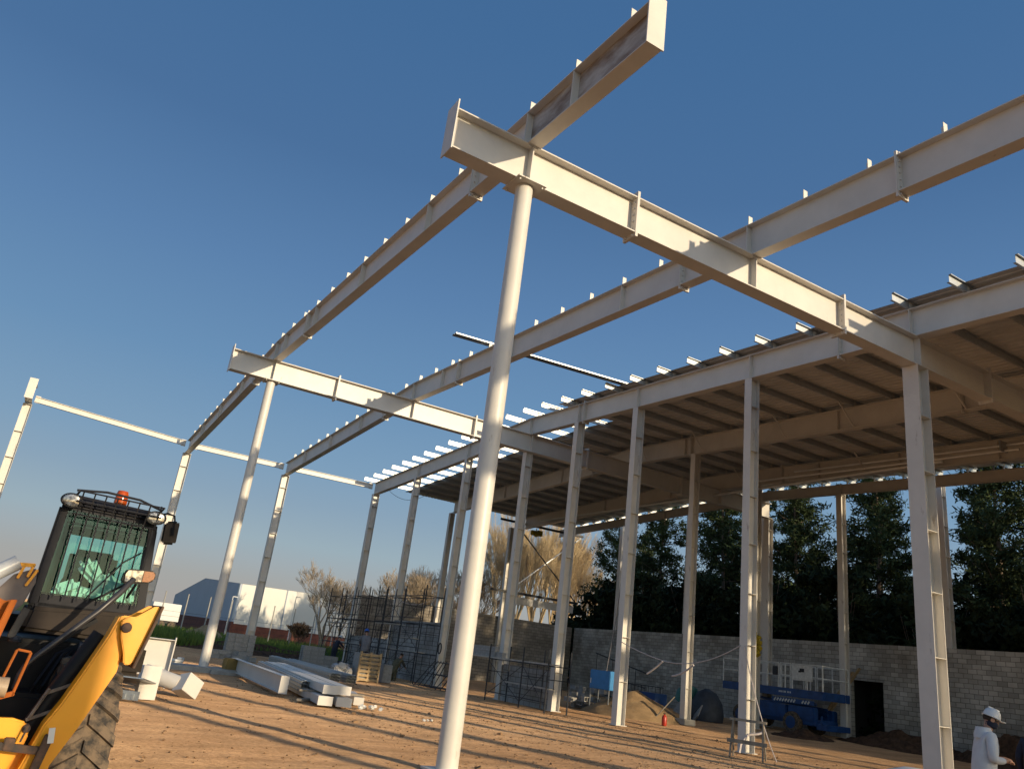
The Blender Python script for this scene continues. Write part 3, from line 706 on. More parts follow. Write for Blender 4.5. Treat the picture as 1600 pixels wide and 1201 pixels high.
# bare deciduous trees
def bare_tree(seed, H, spread, name, lm, label, loc, upright=.5, depth=6, nb=3, twig=.010, group=None, first=4):
    rt = random.Random(seed); tr = MB(); br = MB()
    def grow(p, d, L_, r_, k):
        q = p+d*L_; mid = p+d*L_*.5+Vector((rt.gauss(0, L_*.03), rt.gauss(0, L_*.03), 0))
        (tr if k > depth-2 else br).tube([p, mid, q], [r_, r_*.85, r_*.7], 5 if k > depth-2 else 3, caps=False)
        if k == 0: return
        n = nb if k > 1 else nb+1
        for i in range(n):
            a = rt.gauss(0, 1); b = rt.gauss(0, 1); e = Vector((a, b, rt.gauss(0, .4)))
            nd = (d*1.0+e*spread+Vector((0, 0, upright*.5))).normalized()
            st = q if rt.random() < .55 else p.lerp(q, rt.uniform(.45, .95))
            grow(st, nd, L_*rt.uniform(.62, .84), max(r_*.52, twig), k-1)
    grow(Vector((0, 0, 0)), Vector((0, 0, 1)), H*.16, H*.018, depth+1) if first == 1 else None
    if first > 1:
        for i in range(first):
            a = 6.28*i/first+rt.uniform(-.3, .3); d = Vector((math.cos(a)*.28, math.sin(a)*.28, 1)).normalized()
            grow(Vector((math.cos(a)*.15, math.sin(a)*.15, 0)), d, H*.2, H*.012, depth)
    o = empty(name, label, 'tree', loc, 0, group)
    tr.build('trunk', lm, o, fix=False); br.build('crown', lm, o, fix=False); return o
BT = 'bare winter trees beyond the yard'
B1 = bare_tree(41, 13.5, .42, 'bare_tree', TWIG, 'rounded bare tree in front of the white warehouse', (30.4, 92, 0), group=BT, twig=.014, first=3, upright=.45, depth=6)
B2 = bare_tree(42, 17.0, .40, 'bare_tree', TWIG, 'bare tree behind the end wall between two front columns', (39, 88, 0), group=BT, twig=.015, first=3, upright=.5, depth=6)
for i, (B, x, y, s_, lb) in enumerate(((B1, 36.0, 86, .85, 'small bare tree in the gap left of the second far column'), (B2, 44, 92, 1.0, 'bare tree right behind the large round column'),
        (B1, 48, 88, 1.4, 'large bare tree right of the large round column'), (B2, 34.5, 97, .7, 'faint small bare tree beside the rounded one'), (B2, 41.5, 84, .9, 'bare tree just left of the large round column'))):
    dup(B, (x, y, 0), i*1.7+1, lb, BT, s_)
P1 = bare_tree(45, 25, .20, 'golden_bare_tree', TWIGY, 'golden sunlit bare tree behind the X bracing', (50.5, 80, 0), upright=.75, group='golden sunlit bare trees', twig=.011, first=3, depth=7)
for i, (x, y, s_, lb) in enumerate(((54.5, 82, 1.0, 'golden sunlit bare tree right of the X bracing'), (47.2, 79, .85, 'golden sunlit bare tree left of the X bracing'), (58.5, 84, .95, 'golden bare tree peeking left of the dark trees'), (52.0, 72, .72, 'lower golden bare tree just above the block wall'))):
    dup(P1, (x, y, 0), i*2.1+.7, lb, None, s_)
B3 = bare_tree(47, 4.2, .5, 'brown_bush', mat('brown_bush', (.16, .10, .06), rough=.9, var=.4, scale=2), 'low brown leafless bush before the brick base of the warehouse', (25.2, 84, 0), group=None, twig=.03, first=6, depth=5)
B3['category'] = 'bush'

# ------------------------------------------------------------------ warehouse, trailer, fence
WA, WB, WC = Vector((21.95, 150, 0)), Vector((23.4, 108, 0)), Vector((62.0, 120, 0))
o = empty('warehouse', 'big grey and white metal warehouse on a red brick base across the field', 'building')
def wallquad(a, b, z0, z1a, z1b, mid=None):
    pts = [a+Vector((0, 0, z0)), b+Vector((0, 0, z0)), b+Vector((0, 0, z1b))]
    if mid: pts.append(a.lerp(b, mid[0])+Vector((0, 0, mid[1])))
    pts.append(a+Vector((0, 0, z1a))); return pts
def poly(ptsl, name, m, th, par):
    nrm = (ptsl[1]-ptsl[0]).cross(Vector((0, 0, 1))).normalized()*th; mb = MB(); n = len(ptsl)
    mb.v = [tuple(q) for q in ptsl]+[tuple(q-nrm) for q in ptsl]
    mb.f = [tuple(range(n)), tuple(range(2*n-1, n-1, -1))]+[((i+1) % n, i, n+i, n+(i+1) % n) for i in range(n)]; mb.m = [0]*len(mb.f)
    return mb.build(name, m, par)
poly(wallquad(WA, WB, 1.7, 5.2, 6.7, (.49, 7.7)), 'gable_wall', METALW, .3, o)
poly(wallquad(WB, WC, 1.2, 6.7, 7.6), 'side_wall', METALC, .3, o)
poly(wallquad(WA+Vector((-.1, 0, 0)), WB+Vector((-.1, -.1, 0)), 0, 2.1, 1.9), 'brick_base', BRICK, .3, o)
poly(wallquad(WB+Vector((0, -.1, 0)), WC+Vector((0, -.1, 0)), 0, 1.7, 1.7), 'brick_base', BRICK, .3, o)
RP = WA.lerp(WB, .49); m = MB(); dd = (WC-WB)
m.quad(WB+Vector((0, 0, 6.72)), WC+Vector((0, 0, 7.62)), RP+dd+Vector((0, 0, 8.4)), RP+Vector((0, 0, 7.72)))
m.quad(RP+Vector((0, 0, 7.72)), RP+dd+Vector((0, 0, 8.4)), WA+dd+Vector((0, 0, 6)), WA+Vector((0, 0, 5.22)))
m.build('roof', ROOFM, o)
for t in (.08, .18, .32, .5, .7):
    p = WB.lerp(WC, t); m = MB(); m.box(p.x-.06, p.x+.06, p.y-.15, p.y-.05, 1.7, 6.7+t*.9); m.build('downpipe', METALW, o)
m = MB(); m.obox((38.5, 112.9, 3.3), .8, .05, .12, .36); m.build('wall_sign', METALW, o)
o = empty('truck_trailer', 'white box trailer parked at the left end of the warehouse', 'trailer', (14.9, 104, 0), R(15))
m = MB(); m.box(-2.4, 1.0, -1.2, 1.2, 1.0, 3.0); m.build('cargo_box', PLAS, o, bevel=.04)
for x in (-1.9, -1.0, .3):
    m = MB(); m.lathe((x, -1.1, .5), [(.5, -.12), (.5, .12)], 18, 'Y'); m.build('wheel', TYRE, o)
m = MB(); m.box(-2.3, .9, -.9, .9, .75, .98); m.build('chassis', DARKST, o)
# wire fence along the field with concrete posts, each its own
m = MB(); m.lathe((0, 0, 0), [(.07, -.1), (.06, 3.9)], 8); m.lathe((0, 0, 3.9), [(.08, 0), (.08, .05)], 8)
po = empty('fence_post', 'pale concrete fence post in the field before the warehouse', 'post', (12.0, 88, 0), 0, 'fence posts along the field')
m.build('post_shaft', CONC, po)
for i in range(1, 12): dup(po, (12+i*2.15, 88-i*.35, 0))
fo = empty('wire_fence', 'thin wire fence strung between the pale posts in the field', 'fence')
for z in (.6, 1.1, 1.6, 2.1):
    m = MB(); m.tube([(12, 88, z), (36, 84.1, z)], .012, 3); m.build('wire', DARKST, fo)
for (x, y, h, lb) in ((20.3, 96, 4.6, 'thin white pole in front of the grey warehouse gable'), (27.6, 96, 5.6, 'thin grey lamp pole in front of the white warehouse wall')):
    pq = empty('light_pole', lb, 'pole', (x, y, 0)); m = MB(); m.tube([(0, 0, 0), (0, 0, h)], [.07, .045], 8); m.build('pole_shaft', PLAS, pq)
    m = MB(); m.obox((.25, 0, h), .5, .12, .08); m.build('lamp_head', PLAS, pq, bevel=.01)

# heaps
def heap(name, seed, cx, cy, rx, ry, h, m_, label, cat, rz=0, n=40, rough=.25):
    mb = MB(); N_ = n
    for j in range(N_+1):
        for i in range(N_+1):
            u = -1+2*i/N_; v = -1+2*j/N_; r_ = math.sqrt(u*u+v*v)
            z = max(0, 1-r_)**.9 * h
            z *= 1+rough*1.2*mn.noise(Vector((u*2.2+seed, v*2.2, 0)))
            z += rough*.3*h*mn.noise(Vector((u*7+seed, v*7, 2)))*min(1, max(0, 1.05-r_)*4) + rough*.12*h*mn.noise(Vector((u*19+seed, v*19, 2)))*min(1, max(0, 1.05-r_)*4)
            a = cx+(u*rx)*math.cos(rz)-(v*ry)*math.sin(rz); b = cy+(u*rx)*math.sin(rz)+(v*ry)*math.cos(rz)
            mb.v.append((a, b, z-.06 if r_ < 1 else -.14))
    for j in range(N_):
        for i in range(N_): mb.f.append((j*(N_+1)+i, j*(N_+1)+i+1, (j+1)*(N_+1)+i+1, (j+1)*(N_+1)+i)); mb.m.append(0)
    o = mb.build(name, m_, smooth=True, fix=False); tag(o, label, cat); return o
heap('sand_heap', 1, 22.9, 27.0, 2.5, 2.3, 1.12, SAND, 'heap of light brown sand behind the third front column', 'sand heap', 0, rough=.12)
heap('soil_heap', 2, 33.6, 22.0, 1.5, 3.4, .75, SOIL, 'dark soil heap in front of the doorway', 'soil heap', 0, rough=.7)
heap('soil_heap', 3, 33.4, 16.3, 1.5, 3.6, 1.55, SOIL, 'tall dark soil heap behind the man in white', 'soil heap', 0, rough=.6)
heap('soil_heap', 4, 29.8, 24.2, 2.4, 1.3, .32, SOIL, 'low dark soil heap in front of the blue lift wheels', 'soil heap', .4, rough=.8)
heap('dirt_mound', 5, 14.3, 76, 2.6, 3.0, 1.3, SAND, 'small pale dirt mound in the green field', 'dirt mound', 0)
heap('dirt_mound', 6, 13.2, 52.5, 8.0, 2.0, .55, SOIL, 'long low bank of brown earth at the edge of the field', 'dirt mound', -.12, rough=.6)

# ------------------------------------------------------------------ scaffolds
def scaffold(label, x, ys, levels, zs, planks, extra=1.0, depth=1.0, mat_=SCAFM, group=None):
    """frames stand across x..x-depth at each y; ledgers along y"""
    o = empty('scaffold', label, 'scaffold', (0, 0, 0))
    for y in ys:
        m = MB()
        for xx in (x-depth, x):
            m.tube([(xx, y, 0), (xx, y, zs[-1]+extra)], .028, 6)
        for z in zs: m.tube([(x-depth, y, z), (x, y, z)], .02, 5)
        for k in range(len(zs)):
            z0 = zs[k]-.45
            m.tube([(x-depth+.3, y, z0-.5), (x-depth+.3, y, z0+.45)], .014, 4); m.tube([(x-.3, y, z0-.5), (x-.3, y, z0+.45)], .014, 4)
            m.tube([(x-depth, y, z0), (x, y, z0)], .014, 4)
        m.build('scaffold_frame', mat_, o)
    for a, b in zip(ys[:-1], ys[1:]):
        for k, z in enumerate(zs):
            z0 = .2 if k == 0 else zs[k-1]+.1
            m = MB(); m.tube([(x-depth, a, z0), (x-depth, b, z-.1)], .014, 4); m.tube([(x-depth, a, z-.1), (x-depth, b, z0)], .014, 4); m.build('cross_brace', mat_, o)
            for (xl, zl) in ((x-depth, z), (x, z), (x-depth, z0+.15)): m = MB(); m.tube([(xl, a, zl), (xl, b, zl)], .017, 4); m.build('ledger', mat_, o)
    for (ya, yb, z, xo) in planks:
        m = MB(); m.box(x-depth+xo, x-depth+xo+.42, ya, yb, z+.03, z+.075); m.build('plank', PLANK, o)
    return o
scaffold('tall black tube scaffold in front of the right infill wall', 17.25, [35.0, 37.4, 39.8, 41.0], 3, [1.35, 2.7, 4.0], [(35.3, 38.5, 1.35, .1), (38.2, 41.2, 2.55, .1), (36.0, 37.7, 1.95, .1)], .5)
scaffold('tall black tube scaffold at the far corner in front of the left infill wall', 17.25, [42.4, 44.6, 46.9, 49.0], 3, [1.35, 2.7, 4.0], [(42.9, 47.2, 1.35, .1), (44.6, 49.2, 2.4, .1)], .5)
scaffold('low tube scaffold with planks in front of the low block wall', 17.2, [24.0, 25.7, 28.2], 1, [1.55], [(23.9, 30.6, 1.55, .05), (24.6, 28.0, .72, .45)], .55, .95)
o = empty('scaffold_frame_stack', 'scaffold frames leaning against the wall left of the low scaffold', 'scaffold frames', (17.0, 32.6, 0))
for k in range(5):
    m = MB(); a = .16+.05*k; x_ = -.1*k
    for yy in (-1.1, 1.1): m.tube([(x_-a*2, yy+.1*k, 0), (x_+.2, yy+.1*k, 1.15)], .022, 5)
    for q in (.05, .5, .95): m.tube([(x_-a*2*(1-q)+.2*q, -1.1+.1*k, 1.15*q), (x_-a*2*(1-q)+.2*q, 1.1+.1*k, 1.15*q)], .018, 5)
    m.build('frame', SCAFM, o)

# concrete blocks
BLK = None
def block(x, y, z, rz, label, group, rx=0):
    global BLK
    if BLK is None:
        m = MB(); a, b, c = .39, .19, .19; t = .03
        m.box(-a/2, a/2, -b/2, -b/2+t, 0, c).box(-a/2, a/2, b/2-t, b/2, 0, c)
        for xx in (-a/2, -t/2, a/2-t): m.box(xx, xx+t, -b/2+t, b/2-t, 0, c)
        BLK = m.build('concrete_block', CBLK); o = BLK
    else: o = BLK.copy(); COL.objects.link(o)
    o.location = (x, y, z); o.rotation_euler = (rx, 0, rz); tag(o, label, 'concrete block', group); return o
GB = 'concrete blocks stacked on the low scaffold plank'
for i in range(6):
    for k in range(2 if 0 < i < 5 else 1):
        block(16.5, 28.35+i*.4 if i else 28.3, 1.627+k*.2, R(90), 'grey concrete block in the row on the left half of the low scaffold plank', GB)
block(16.5, 27.75, 1.627, R(92), 'sunlit concrete block alone beside the scaffold post on the plank', None)
block(16.5, 28.3, 1.827, R(88), 'sunlit concrete block on top of the right end of the row on the plank', None)
rb = random.Random(6)
for i in range(46):
    a = rb.random(); b = rb.random(); k = rb.choice((0, 0, 1, 1, 2)) if a < .6 else 0
    block(21.3+a*1.4, 27.8+b*2.4, .205*k, rb.choice((0, 1.57, .3, 1.2))+rb.uniform(-.1, .1), 'loose grey concrete block in the heap left of the blue box', 'concrete blocks heaped by the blue box', rb.choice((0, 0, 1.57)))
for i in range(16):
    block(24.2, 31.0+rb.random()*2.6, .2*rb.choice((0, 1, 2, 3)), 1.57+rb.uniform(-.1, .1), 'grey concrete block stacked behind the heap, near the long wall', 'concrete blocks stacked behind the heap')
for k in range(5):
    for i in range(5):
        if k > 2 and i > 2: continue
        for j in range(2):
            block(13.7+i*.40, 43.6+j*.42, .2*k, rb.uniform(-.04, .04), 'grey concrete block in the square stack left of the tall scaffolds', 'concrete blocks in the square stack')
for i in range(12):
    block(13.5+rb.random()*3.0, 39.5+rb.random()*2.0, .2*rb.choice((0, 0, 1)), rb.uniform(0, 3), 'loose grey concrete block on the ground before the square stack', 'loose concrete blocks before the stack')
for (x, y) in ((16.2, 30.5), (16.5, 30.9), (16.4, 31.4)):
    block(x, y, 0, 1.2, 'concrete block on the ground right beside the large round column', 'concrete blocks beside the round column')
for i, (x, y) in enumerate(((9.3, 41.6), (10.0, 41.8))):
    o = empty('concrete_panel_stack', ['left stack of grey concrete blocks under the far frame column', 'right stack of grey concrete blocks touching the far frame column'][i], 'block stack', (x, y, 0), R(6))
    for k in range(6):
        m = MB()
        for q in range(2): m.box(-.36+q*.37, -.01+q*.37, -.2, .2, .2*k+(0 if k % 2 else .003), .2*k+.19)
        m.build('block_course', CBLK, o)
for i in range(10): block(8.2+rb.random()*2.3, 39.6+rb.random()*1.2, .2*rb.choice((0, 1)), rb.uniform(-.2, .2), 'hollow concrete block lying before the two stacks at the far frame column', 'hollow blocks before the two stacks')

# ------------------------------------------------------------------ steel on the ground
def isec(o, a, b, d, bf, m_=WHITE, name='beam_body', roll=False):
    mb = MB(); ibeam(mb, [a, b], d, bf, .012, .01); return mb.build(name, m_, o)
def ground_beam(label, a, b, d, bf, closed=False, group=None, plate=True):
    o = empty('steel_member', label, 'steel beam', (0, 0, 0), 0, group)
    if closed:
        m = MB(); m.bar(a, b, bf, -d, 0); m.build('beam_body', WHITE, o, bevel=.008)
    else: isec(o, a, b, d, bf)
    if plate:
        m = MB(); n = (Vector(b)-Vector(a)).normalized(); q = Vector(b)+n*.015
        m.bar(q-n*.015, q+n*.015, bf+.02, -d-.01, .01); m.build('end_plate', WHITE, o)
    return o
ground_beam('white I beam lying at the left front of the steel pile', (6.80, 29.6, .50), (6.27, 21.3, .50), .42, .20)
ground_beam('white steel member on the top left of the front stack, end face to the sun', (8.30, 30.5, .47), (6.98, 19.75, .47), .19, .34, True)
ground_beam('white steel member on the top right of the front stack, end face to the sun', (8.68, 30.5, .473), (7.36, 19.82, .473), .19, .34, True)
ground_beam('white steel member at the lower left of the front stack', (8.0, 30.2, .23), (6.80, 19.45, .23), .19, .34, True)
ground_beam('white steel member at the lower right of the front stack', (8.6, 30.2, .23), (7.28, 19.45, .23), .19, .36, True)
ground_beam('short white steel piece lying right of the front stack', (8.6, 22.6, .22), (7.95, 20.2, .22), .17, .24, True)
for k, (x, y, l, z, rz, lb) in enumerate(((6.75, 20.6, .7, .255, .3, 'weathered timber bearer between the two layers of the steel stack'), (6.55, 20.3, .7, .06, .9, 'weathered timber off-cut lying in front of the steel pile'), (7.75, 20.6, .95, .255, .05, 'long pale timber bearer sticking out right of the steel stack'))):
    m = MB(); m.obox((x, y, z), l, .12, .05, rz); tag(m.build('timber_bearer', GWOOD, bevel=.006), lb, 'timber')
def purlin_pack(label, a, b, n, layers):
    o = empty('purlin_pack', label, 'purlin bundle'); A = Vector(a); B = Vector(b)
    for l in range(layers):
        for k in range(n):
            m = MB(); off = (k-n/2)*.085; dz = l*.09+(k % 2)*.02
            p = A+Vector((0, 0, dz)); q = B+Vector((0, 0, dz))
            m.bar(p, q, .004, 0, .075, off); m.bar(p, q, .075, .073, .077, off+.02); m.bar(p, q, .05, 0, .004, off-.025)
            m.build('purlin', GALV, o)
    return o
purlin_pack('bundle of bright galvanised purlins stretching toward the pallet crate, far side of the pile', (10.6, 38.5, .18), (9.75, 27.2, .18), 5, 3)
purlin_pack('second bundle of galvanised purlins alongside the far one', (11.3, 38.0, .15), (10.5, 27.6, .15), 5, 3)
purlin_pack('bundle of galvanised purlins lying between the left beam and the front stack', (8.3, 31.5, .15), (7.0, 21.6, .15), 4, 3)
# scrap near the machine
o = empty('scrap_girder_piece', 'short cut girder piece standing on edge, broad cream web facing the sun', 'steel piece', (2.95, 20.6, .62), R(-6))
m = MB(); m.box(-1.3, .32, -.008, .008, -.32, .45); m.build('web', WHITE, o)
m = MB(); m.box(.32, .345, -.16, .16, -.60, .52); m.build('end_plate', WHITE, o)
m = MB(); m.box(-1.3, .32, -.15, .15, .45, .465).box(-1.3, .32, -.15, .15, -.335, -.32); m.build('flange', WHITE, o)
m = MB(); m.box(-1.2, -.9, -.1, .1, -.60, -.34).box(-.1, .15, -.1, .1, -.60, -.34); m.build('support_block', GWOOD, o)
o = empty('scrap_box', 'upright white steel box section next to the cut girder piece', 'steel piece', (2.52, 17.9, 0), R(8))
m = MB(); m.box(-.16, .16, -.14, .14, 0, .62); m.build('box_body', WHITE, o, bevel=.006)
m = MB(); m.box(-.18, .18, -.165, -.141, .0, .63); m.build('face_plate', WHITE, o)
o = empty('scrap_pipe', 'short white pipe off-cut with a square plate, tilted on the dirt', 'steel piece', (3.25, 19.1, .22), R(20))
m = MB(); m.tube([(-.45, .55, .18), (.05, -.1, .02)], .17, 20); m.build('pipe', WHITE, o, smooth=True)
m = MB(); m.obox((.16, -.28, 0), .42, .34, .40, .0, R(-14), R(28)); m.build('plate_box', WHITE, o, bevel=.006)
o = empty('slotted_angle', 'slotted galvanised rack piece lying by the tyre', 'steel piece', (1.95, 17.3, .1), R(-24))
m = MB(); m.obox((0, .6, .22), .95, 1.6, .02, 0, R(-8)); m.obox((0, -.2, .02), .95, .02, .16)
for k in range(6): m.obox((-.38+k*.15, -.215, .0), .04, .03, .10)
m.build('rack_plate', GALV, o)
m = MB(); m.obox((1.75, 18.6, .22), .55, .5, .40, .3); tag(m.build('rusty_drum_piece', BRSH, bevel=.05), 'rusty brown lump behind the slotted rack piece', 'scrap')
m = MB(); m.obox((5.2, 31.5, .12), .5, .4, .12, .3); m.obox((5.35, 31.5, .2), .3, .25, .1, .8); tag(m.build('plastic_bag', PLAS, bevel=.05), 'crumpled pale bag on the dirt left of the second round column', 'bag')
m = MB(); m.obox((6.55, 29.0, .25), .40, .40, .50, .2); tag(m.build('bucket', mat('ochre', (.25, .17, .05), rough=.8), bevel=.04), 'ochre bucket at the foot of the second round column', 'bucket')
m = MB()
for k in range(7): m.obox((7.75+.09*k, 19.5+.10*(k % 3), .05+.03*(k % 2)), .14, .12, .07, k*.7, .3, .2)
tag(m.build('plastic_bag', PLAS, bevel=.03), 'crumpled white plastic at the right end of the front steel stack', 'bag')
m = MB()
for k in range(3): m.obox((8.75+.12*k, 17.9+.05*k, .02), .10, .08, .04, k*.9, .3, .2)
tag(m.build('plastic_bag', PLAS, bevel=.02), 'small white litter on the dirt left of the large round column', 'bag')

# pallet crate
o = empty('pallet_crate', 'sunlit wooden pallets strapped upright around a load of blocks', 'pallet', (13.1, 33.2, 0), R(4))
for side, (x, rz) in enumerate(((0, 0),)):
    m = MB()
    for k in range(7): m.box(-.5, .5, -.42, -.40, .03+k*.165, .03+k*.165+.10)
    m.build('front_slats', WOOD, o)
    m = MB()
    for xx in (-.5, -.045, .42): m.box(xx, xx+.09, -.398, -.31, 0, 1.18)
    m.build('posts', WOOD, o)
    m = MB()
    for k in range(7): m.box(.5, .52, -.3, .4, .03+k*.165, .03+k*.165+.10)
    m.build('side_slats', WOOD, o)
m = MB(); m.box(-.44, .44, -.28, .38, .02, 1.12); m.build('load', CBLK, o)
m = MB(); rq = random.Random(4); pts = []
for k in range(26): m.obox((12.1+rq.uniform(-.35, .25), 33.4+rq.uniform(-.4, .4), rq.uniform(.05, .55)*(1 if k < 16 else .3)), .35, .3, .25, rq.uniform(0, 3), rq.uniform(-.6, .6), rq.uniform(-.6, .6))
tag(m.build('plastic_wrap', mat('shrink_wrap', (.42, .42, .43), rough=.4, var=.3, scale=8), bevel=.05), 'crumpled grey shrink wrap left of the pallet crate', 'plastic wrap')
m = MB(); m.box(14.05, 14.45, 33.4, 33.9, 0, .75); tag(m.build('block_pallet', CBLK, bevel=.02), 'grey block pile just right of the pallet crate', 'block stack')

# ------------------------------------------------------------------ interior items
o = empty('blue_cabinet', 'light blue metal cabinet on thin legs behind the third front column', 'cabinet', (21.5, 27.5, 0), R(-78))
m = MB(); m.box(-.55, .55, -.3, .3, .9, 1.64); m.build('cabinet_body', LBLUE, o, bevel=.02)
for sx in (-.5, .5):
    for sy in (-.26, .26): m = MB(); m.tube([(sx, sy, 0), (sx, sy, .9)], .022, 6); m.build('leg', GALV, o)
m = MB(); m.box(-.5, -.46, -.32, -.301, 1.1, 1.3); m.build('handle', PLAS, o)
def leanframe(loc, rz, label):
    o = empty('ladder_frame', label, 'scaffold frame', loc, rz); m = MB()
    m.tube([(-2.0, 0, 2.45), (2.0, 0, 1.75)], .03, 6); m.tube([(-1.2, 0, .55), (2.0, 0, .25)], .03, 6); m.tube([(-1.9, 0, 1.5), (1.9, 0, 1.1)], .018, 5)
    for x in (-1.9, -.6, .7, 1.2): m.tube([(x, 0, 2.45-(x+2)*.175), (x, 0, .3)], .018, 5)
    m.build('frame', SCAFM, o)
leanframe((25.6, 31.6, 0), R(-90), 'dark tube frame leaning above the sand heap')
o = empty('wire_trestle', 'dark wire mesh trestle behind the sand heap', 'trestle', (27.2, 32.0, .3), R(-90)); m = MB()
for z in (0, .6, .9): m.tube([(-1.6, 0, z), (1.8, 0, z)], .02, 5)
for k in range(14): m.tube([(-1.6+k*.26, 0, .6), (-1.6+k*.26, 0, .9)], .012, 4)
for x in (-1.4, .2, 1.6): m.tube([(x, 0, -.3), (x, 0, .9)], .02, 5)
m.build('frame', SCAFM, o)
m = MB(); m.box(25.6, 26.4, 29.0, 30.2, .1, .95); tag(m.build('blue_crate', BLUE, bevel=.03), 'dark blue crate behind the top of the sand heap', 'crate')
o = empty('fire_extinguisher', 'red fire extinguisher standing right of the sand heap', 'extinguisher', (21.2, 23.4, 0)); o.scale = (.8, .8, .8)
m = MB(); m.lathe((0, 0, 0), [(.10, 0), (.115, .05), (.115, .36), (.08, .43), (.035, .46), (.035, .5)], 16); m.build('cylinder', RED, o, smooth=True)
m = MB(); m.box(-.03, .03, -.09, .05, .5, .53); m.build('handle', DARKST, o)
m = MB(); m.stick((23.0, 24.85, 1.0), (22.4, 25.3, .1), .12, .04); tag(m.build('wooden_plank', GWOOD), 'short board leaning against the interior column', 'plank')
m = MB(); m.box(X4-.3, X4+.3, 24.6, 25.2, 0, .22); tag(m.build('column_plinth', CONC, bevel=.02), 'small concrete plinth round the foot of the interior column', 'plinth')
o = empty('cement_mixer', 'green drum cement mixer between the interior column and the dark tarp', 'cement mixer', (28.6, 30.0, 0), R(-60))
m = MB(); m.lathe((0, 0, 1.0), [(.18, -.5), (.5, -.42), (.55, 0), (.5, .12), (.28, .5)], 20, rot=Matrix.Rotation(R(25), 3, 'Y')); m.build('drum', TEAL, o, smooth=True)
m = MB(); m.stick((-.5, -.5, 0), (0, 0, .8), .07); m.stick((.5, -.5, 0), (0, 0, .8), .07); m.stick((0, .6, 0), (0, 0, .8), .07); m.build('stand', DARKST, o)
m = MB(); m.lathe((0, .4, .3), [(.3, -.05), (.3, .05)], 16, 'Y'); m.build('wheel', TYRE, o)
m = MB()
m.lathe((28.8, 28.9, 0), [(.75, 0), (.8, .3), (.72, .8), (.45, 1.25), (.1, 1.42)], 14); tag(m.build('tarp_cover', TARP, smooth=True), 'dark blue grey tarp draped over a machine left of the lift', 'tarp')
for i, (x, y, a, lb) in enumerate(((26.2, 26.9, .5, 'pale board lying against the debris right of the interior column'), (26.0, 27.7, -.3, 'second pale board lying behind the first'))):
    m = MB(); m.obox((x, y, .3+.1*i), .9, .05, .6, 1.2, R(30), a); tag(m.build('insulation_board', CBLK), lb, 'board')

# scissor lift, rough terrain
o = empty('scissor_lift', 'blue scissor lift with white guard rails parked along the block wall', 'scissor lift', (32.6, 27.7, 0), R(-90))
# local x runs toward -Y in world (to the right in the photo)
m = MB(); m.box(-2.0, 2.6, -.75, .75, .42, .70).box(-1.9, 1.0, -.9, -.55, .55, 1.18).box(1.05, 2.5, -.85, -.5, .62, 1.2).box(-1.8, 2.5, .5, .85, .6, 1.15); m.build('chassis', BLUE, o, bevel=.04)
m = MB()
for k in range(3): m.stick((-1.7, -.4, .75+.2*k), (2.3, -.4, .95+.2*k), .05, .12); m.stick((-1.7, .4, .95+.2*k), (2.3, .4, .75+.2*k), .05, .12)
m.build('scissor_arms', BLUE, o)
pd = MB(); pd.box(-3.0, 3.1, -.95, .95, 1.55, 1.92); deck = pd.build('platform', BLUE, o, bevel=.02)
m = MB()
for k in range(8): m.obox((.4+k*.16, -.965, 1.38), .07, .02, .16, 0, 0, R(40))
for k in range(3): m.obox((2.0+k*.16, -.965, 1.38), .07, .02, .16, 0, 0, R(40))
m.build('warning_stripes', OFFW, o)
m = MB(); m.box(.2, 2.6, -.955, -.90, 1.28, 1.48); m.build('skirt', BLUE, o)
for y in (-.9, .9):
    for (xa, xb) in ((-3.0, -.9), (-.8, .55), (.65, 1.25), (1.35, 3.05)):
        m = MB()
        for z in (2.48, 3.02): m.tube([(xa, y, z), (xb, y, z)], .036, 6)
        for xx in (xa, (xa+xb)/2, xb): m.tube([(xx, y, 1.92), (xx, y, 3.02)], .034, 6)
        m.build('guard_rail', OFFW, o)
for x in (-3.0, 3.05):
    m = MB()
    for z in (2.48, 3.02): m.tube([(x, -.9, z), (x, .9, z)], .026, 6)
    m.build('guard_rail', OFFW, o)
m = MB(); m.box(1.4, 2.55, -.97, -.93, 2.30, 2.98); pb = m.build('rail_banner', OFFW, o, bevel=.015)
m = MB(); m.box(1.85, 2.1, -.985, -.971, 2.68, 2.84).box(1.78, 1.92, -.985, -.971, 2.66, 2.74); m.build('banner_mark', DARKST, pb)
m = MB(); m.box(.25, .55, -.99, -.93, 2.45, 2.85); m.build('control_box', DARKST, o, bevel=.02)
m = MB()
for x, w in ((.62, .05), (.70, .035), (.77, .05), (.86, .03), (.93, .05), (1.0, .035), (1.12, .05), (1.2, .03), (1.27, .05)): m.box(x, x+w, -.956, -.951, 1.70, 1.78)
m.build('deck_lettering', OFFW, o)
for x in (-1.75, 1.35):
    for y in (-.85, .85):
        m = MB(); m.lathe((x, y, .46), [(.30, -.17), (.44, -.17), (.47, -.10), (.47, .10), (.44, .17), (.30, .17)], 26, 'Y'); wq = m.build('wheel', TYRE, o, smooth=True)
        m = MB(); m.lathe((x, y, .46), [(.10, -.19), (.27, -.18), (.27, .18)], 18, 'Y'); m.build('rim', BLUE, wq)
m = MB(); m.box(2.6, 3.2, -.8, .8, .3, .55).stick((2.9, -.8, .5), (2.9, -.8, .9), .08); m.build('outrigger', BLUE, o, bevel=.02)
for x, z0, z1, lb in ((33.9, 2.95, .3, 'long brown timber plank leaning on the wall right of the lift'), (34.3, 3.2, .5, 'second long timber plank leaning behind the first one')):
    m = MB(); m.stick((x+.3, 24.9-.2*(x-33.9), z1+2.7), (x, 26.9, z1-.2), .22, .05); tag(m.build('leaning_plank', WOOD), lb, 'plank')
m = MB(); rq = random.Random(9)
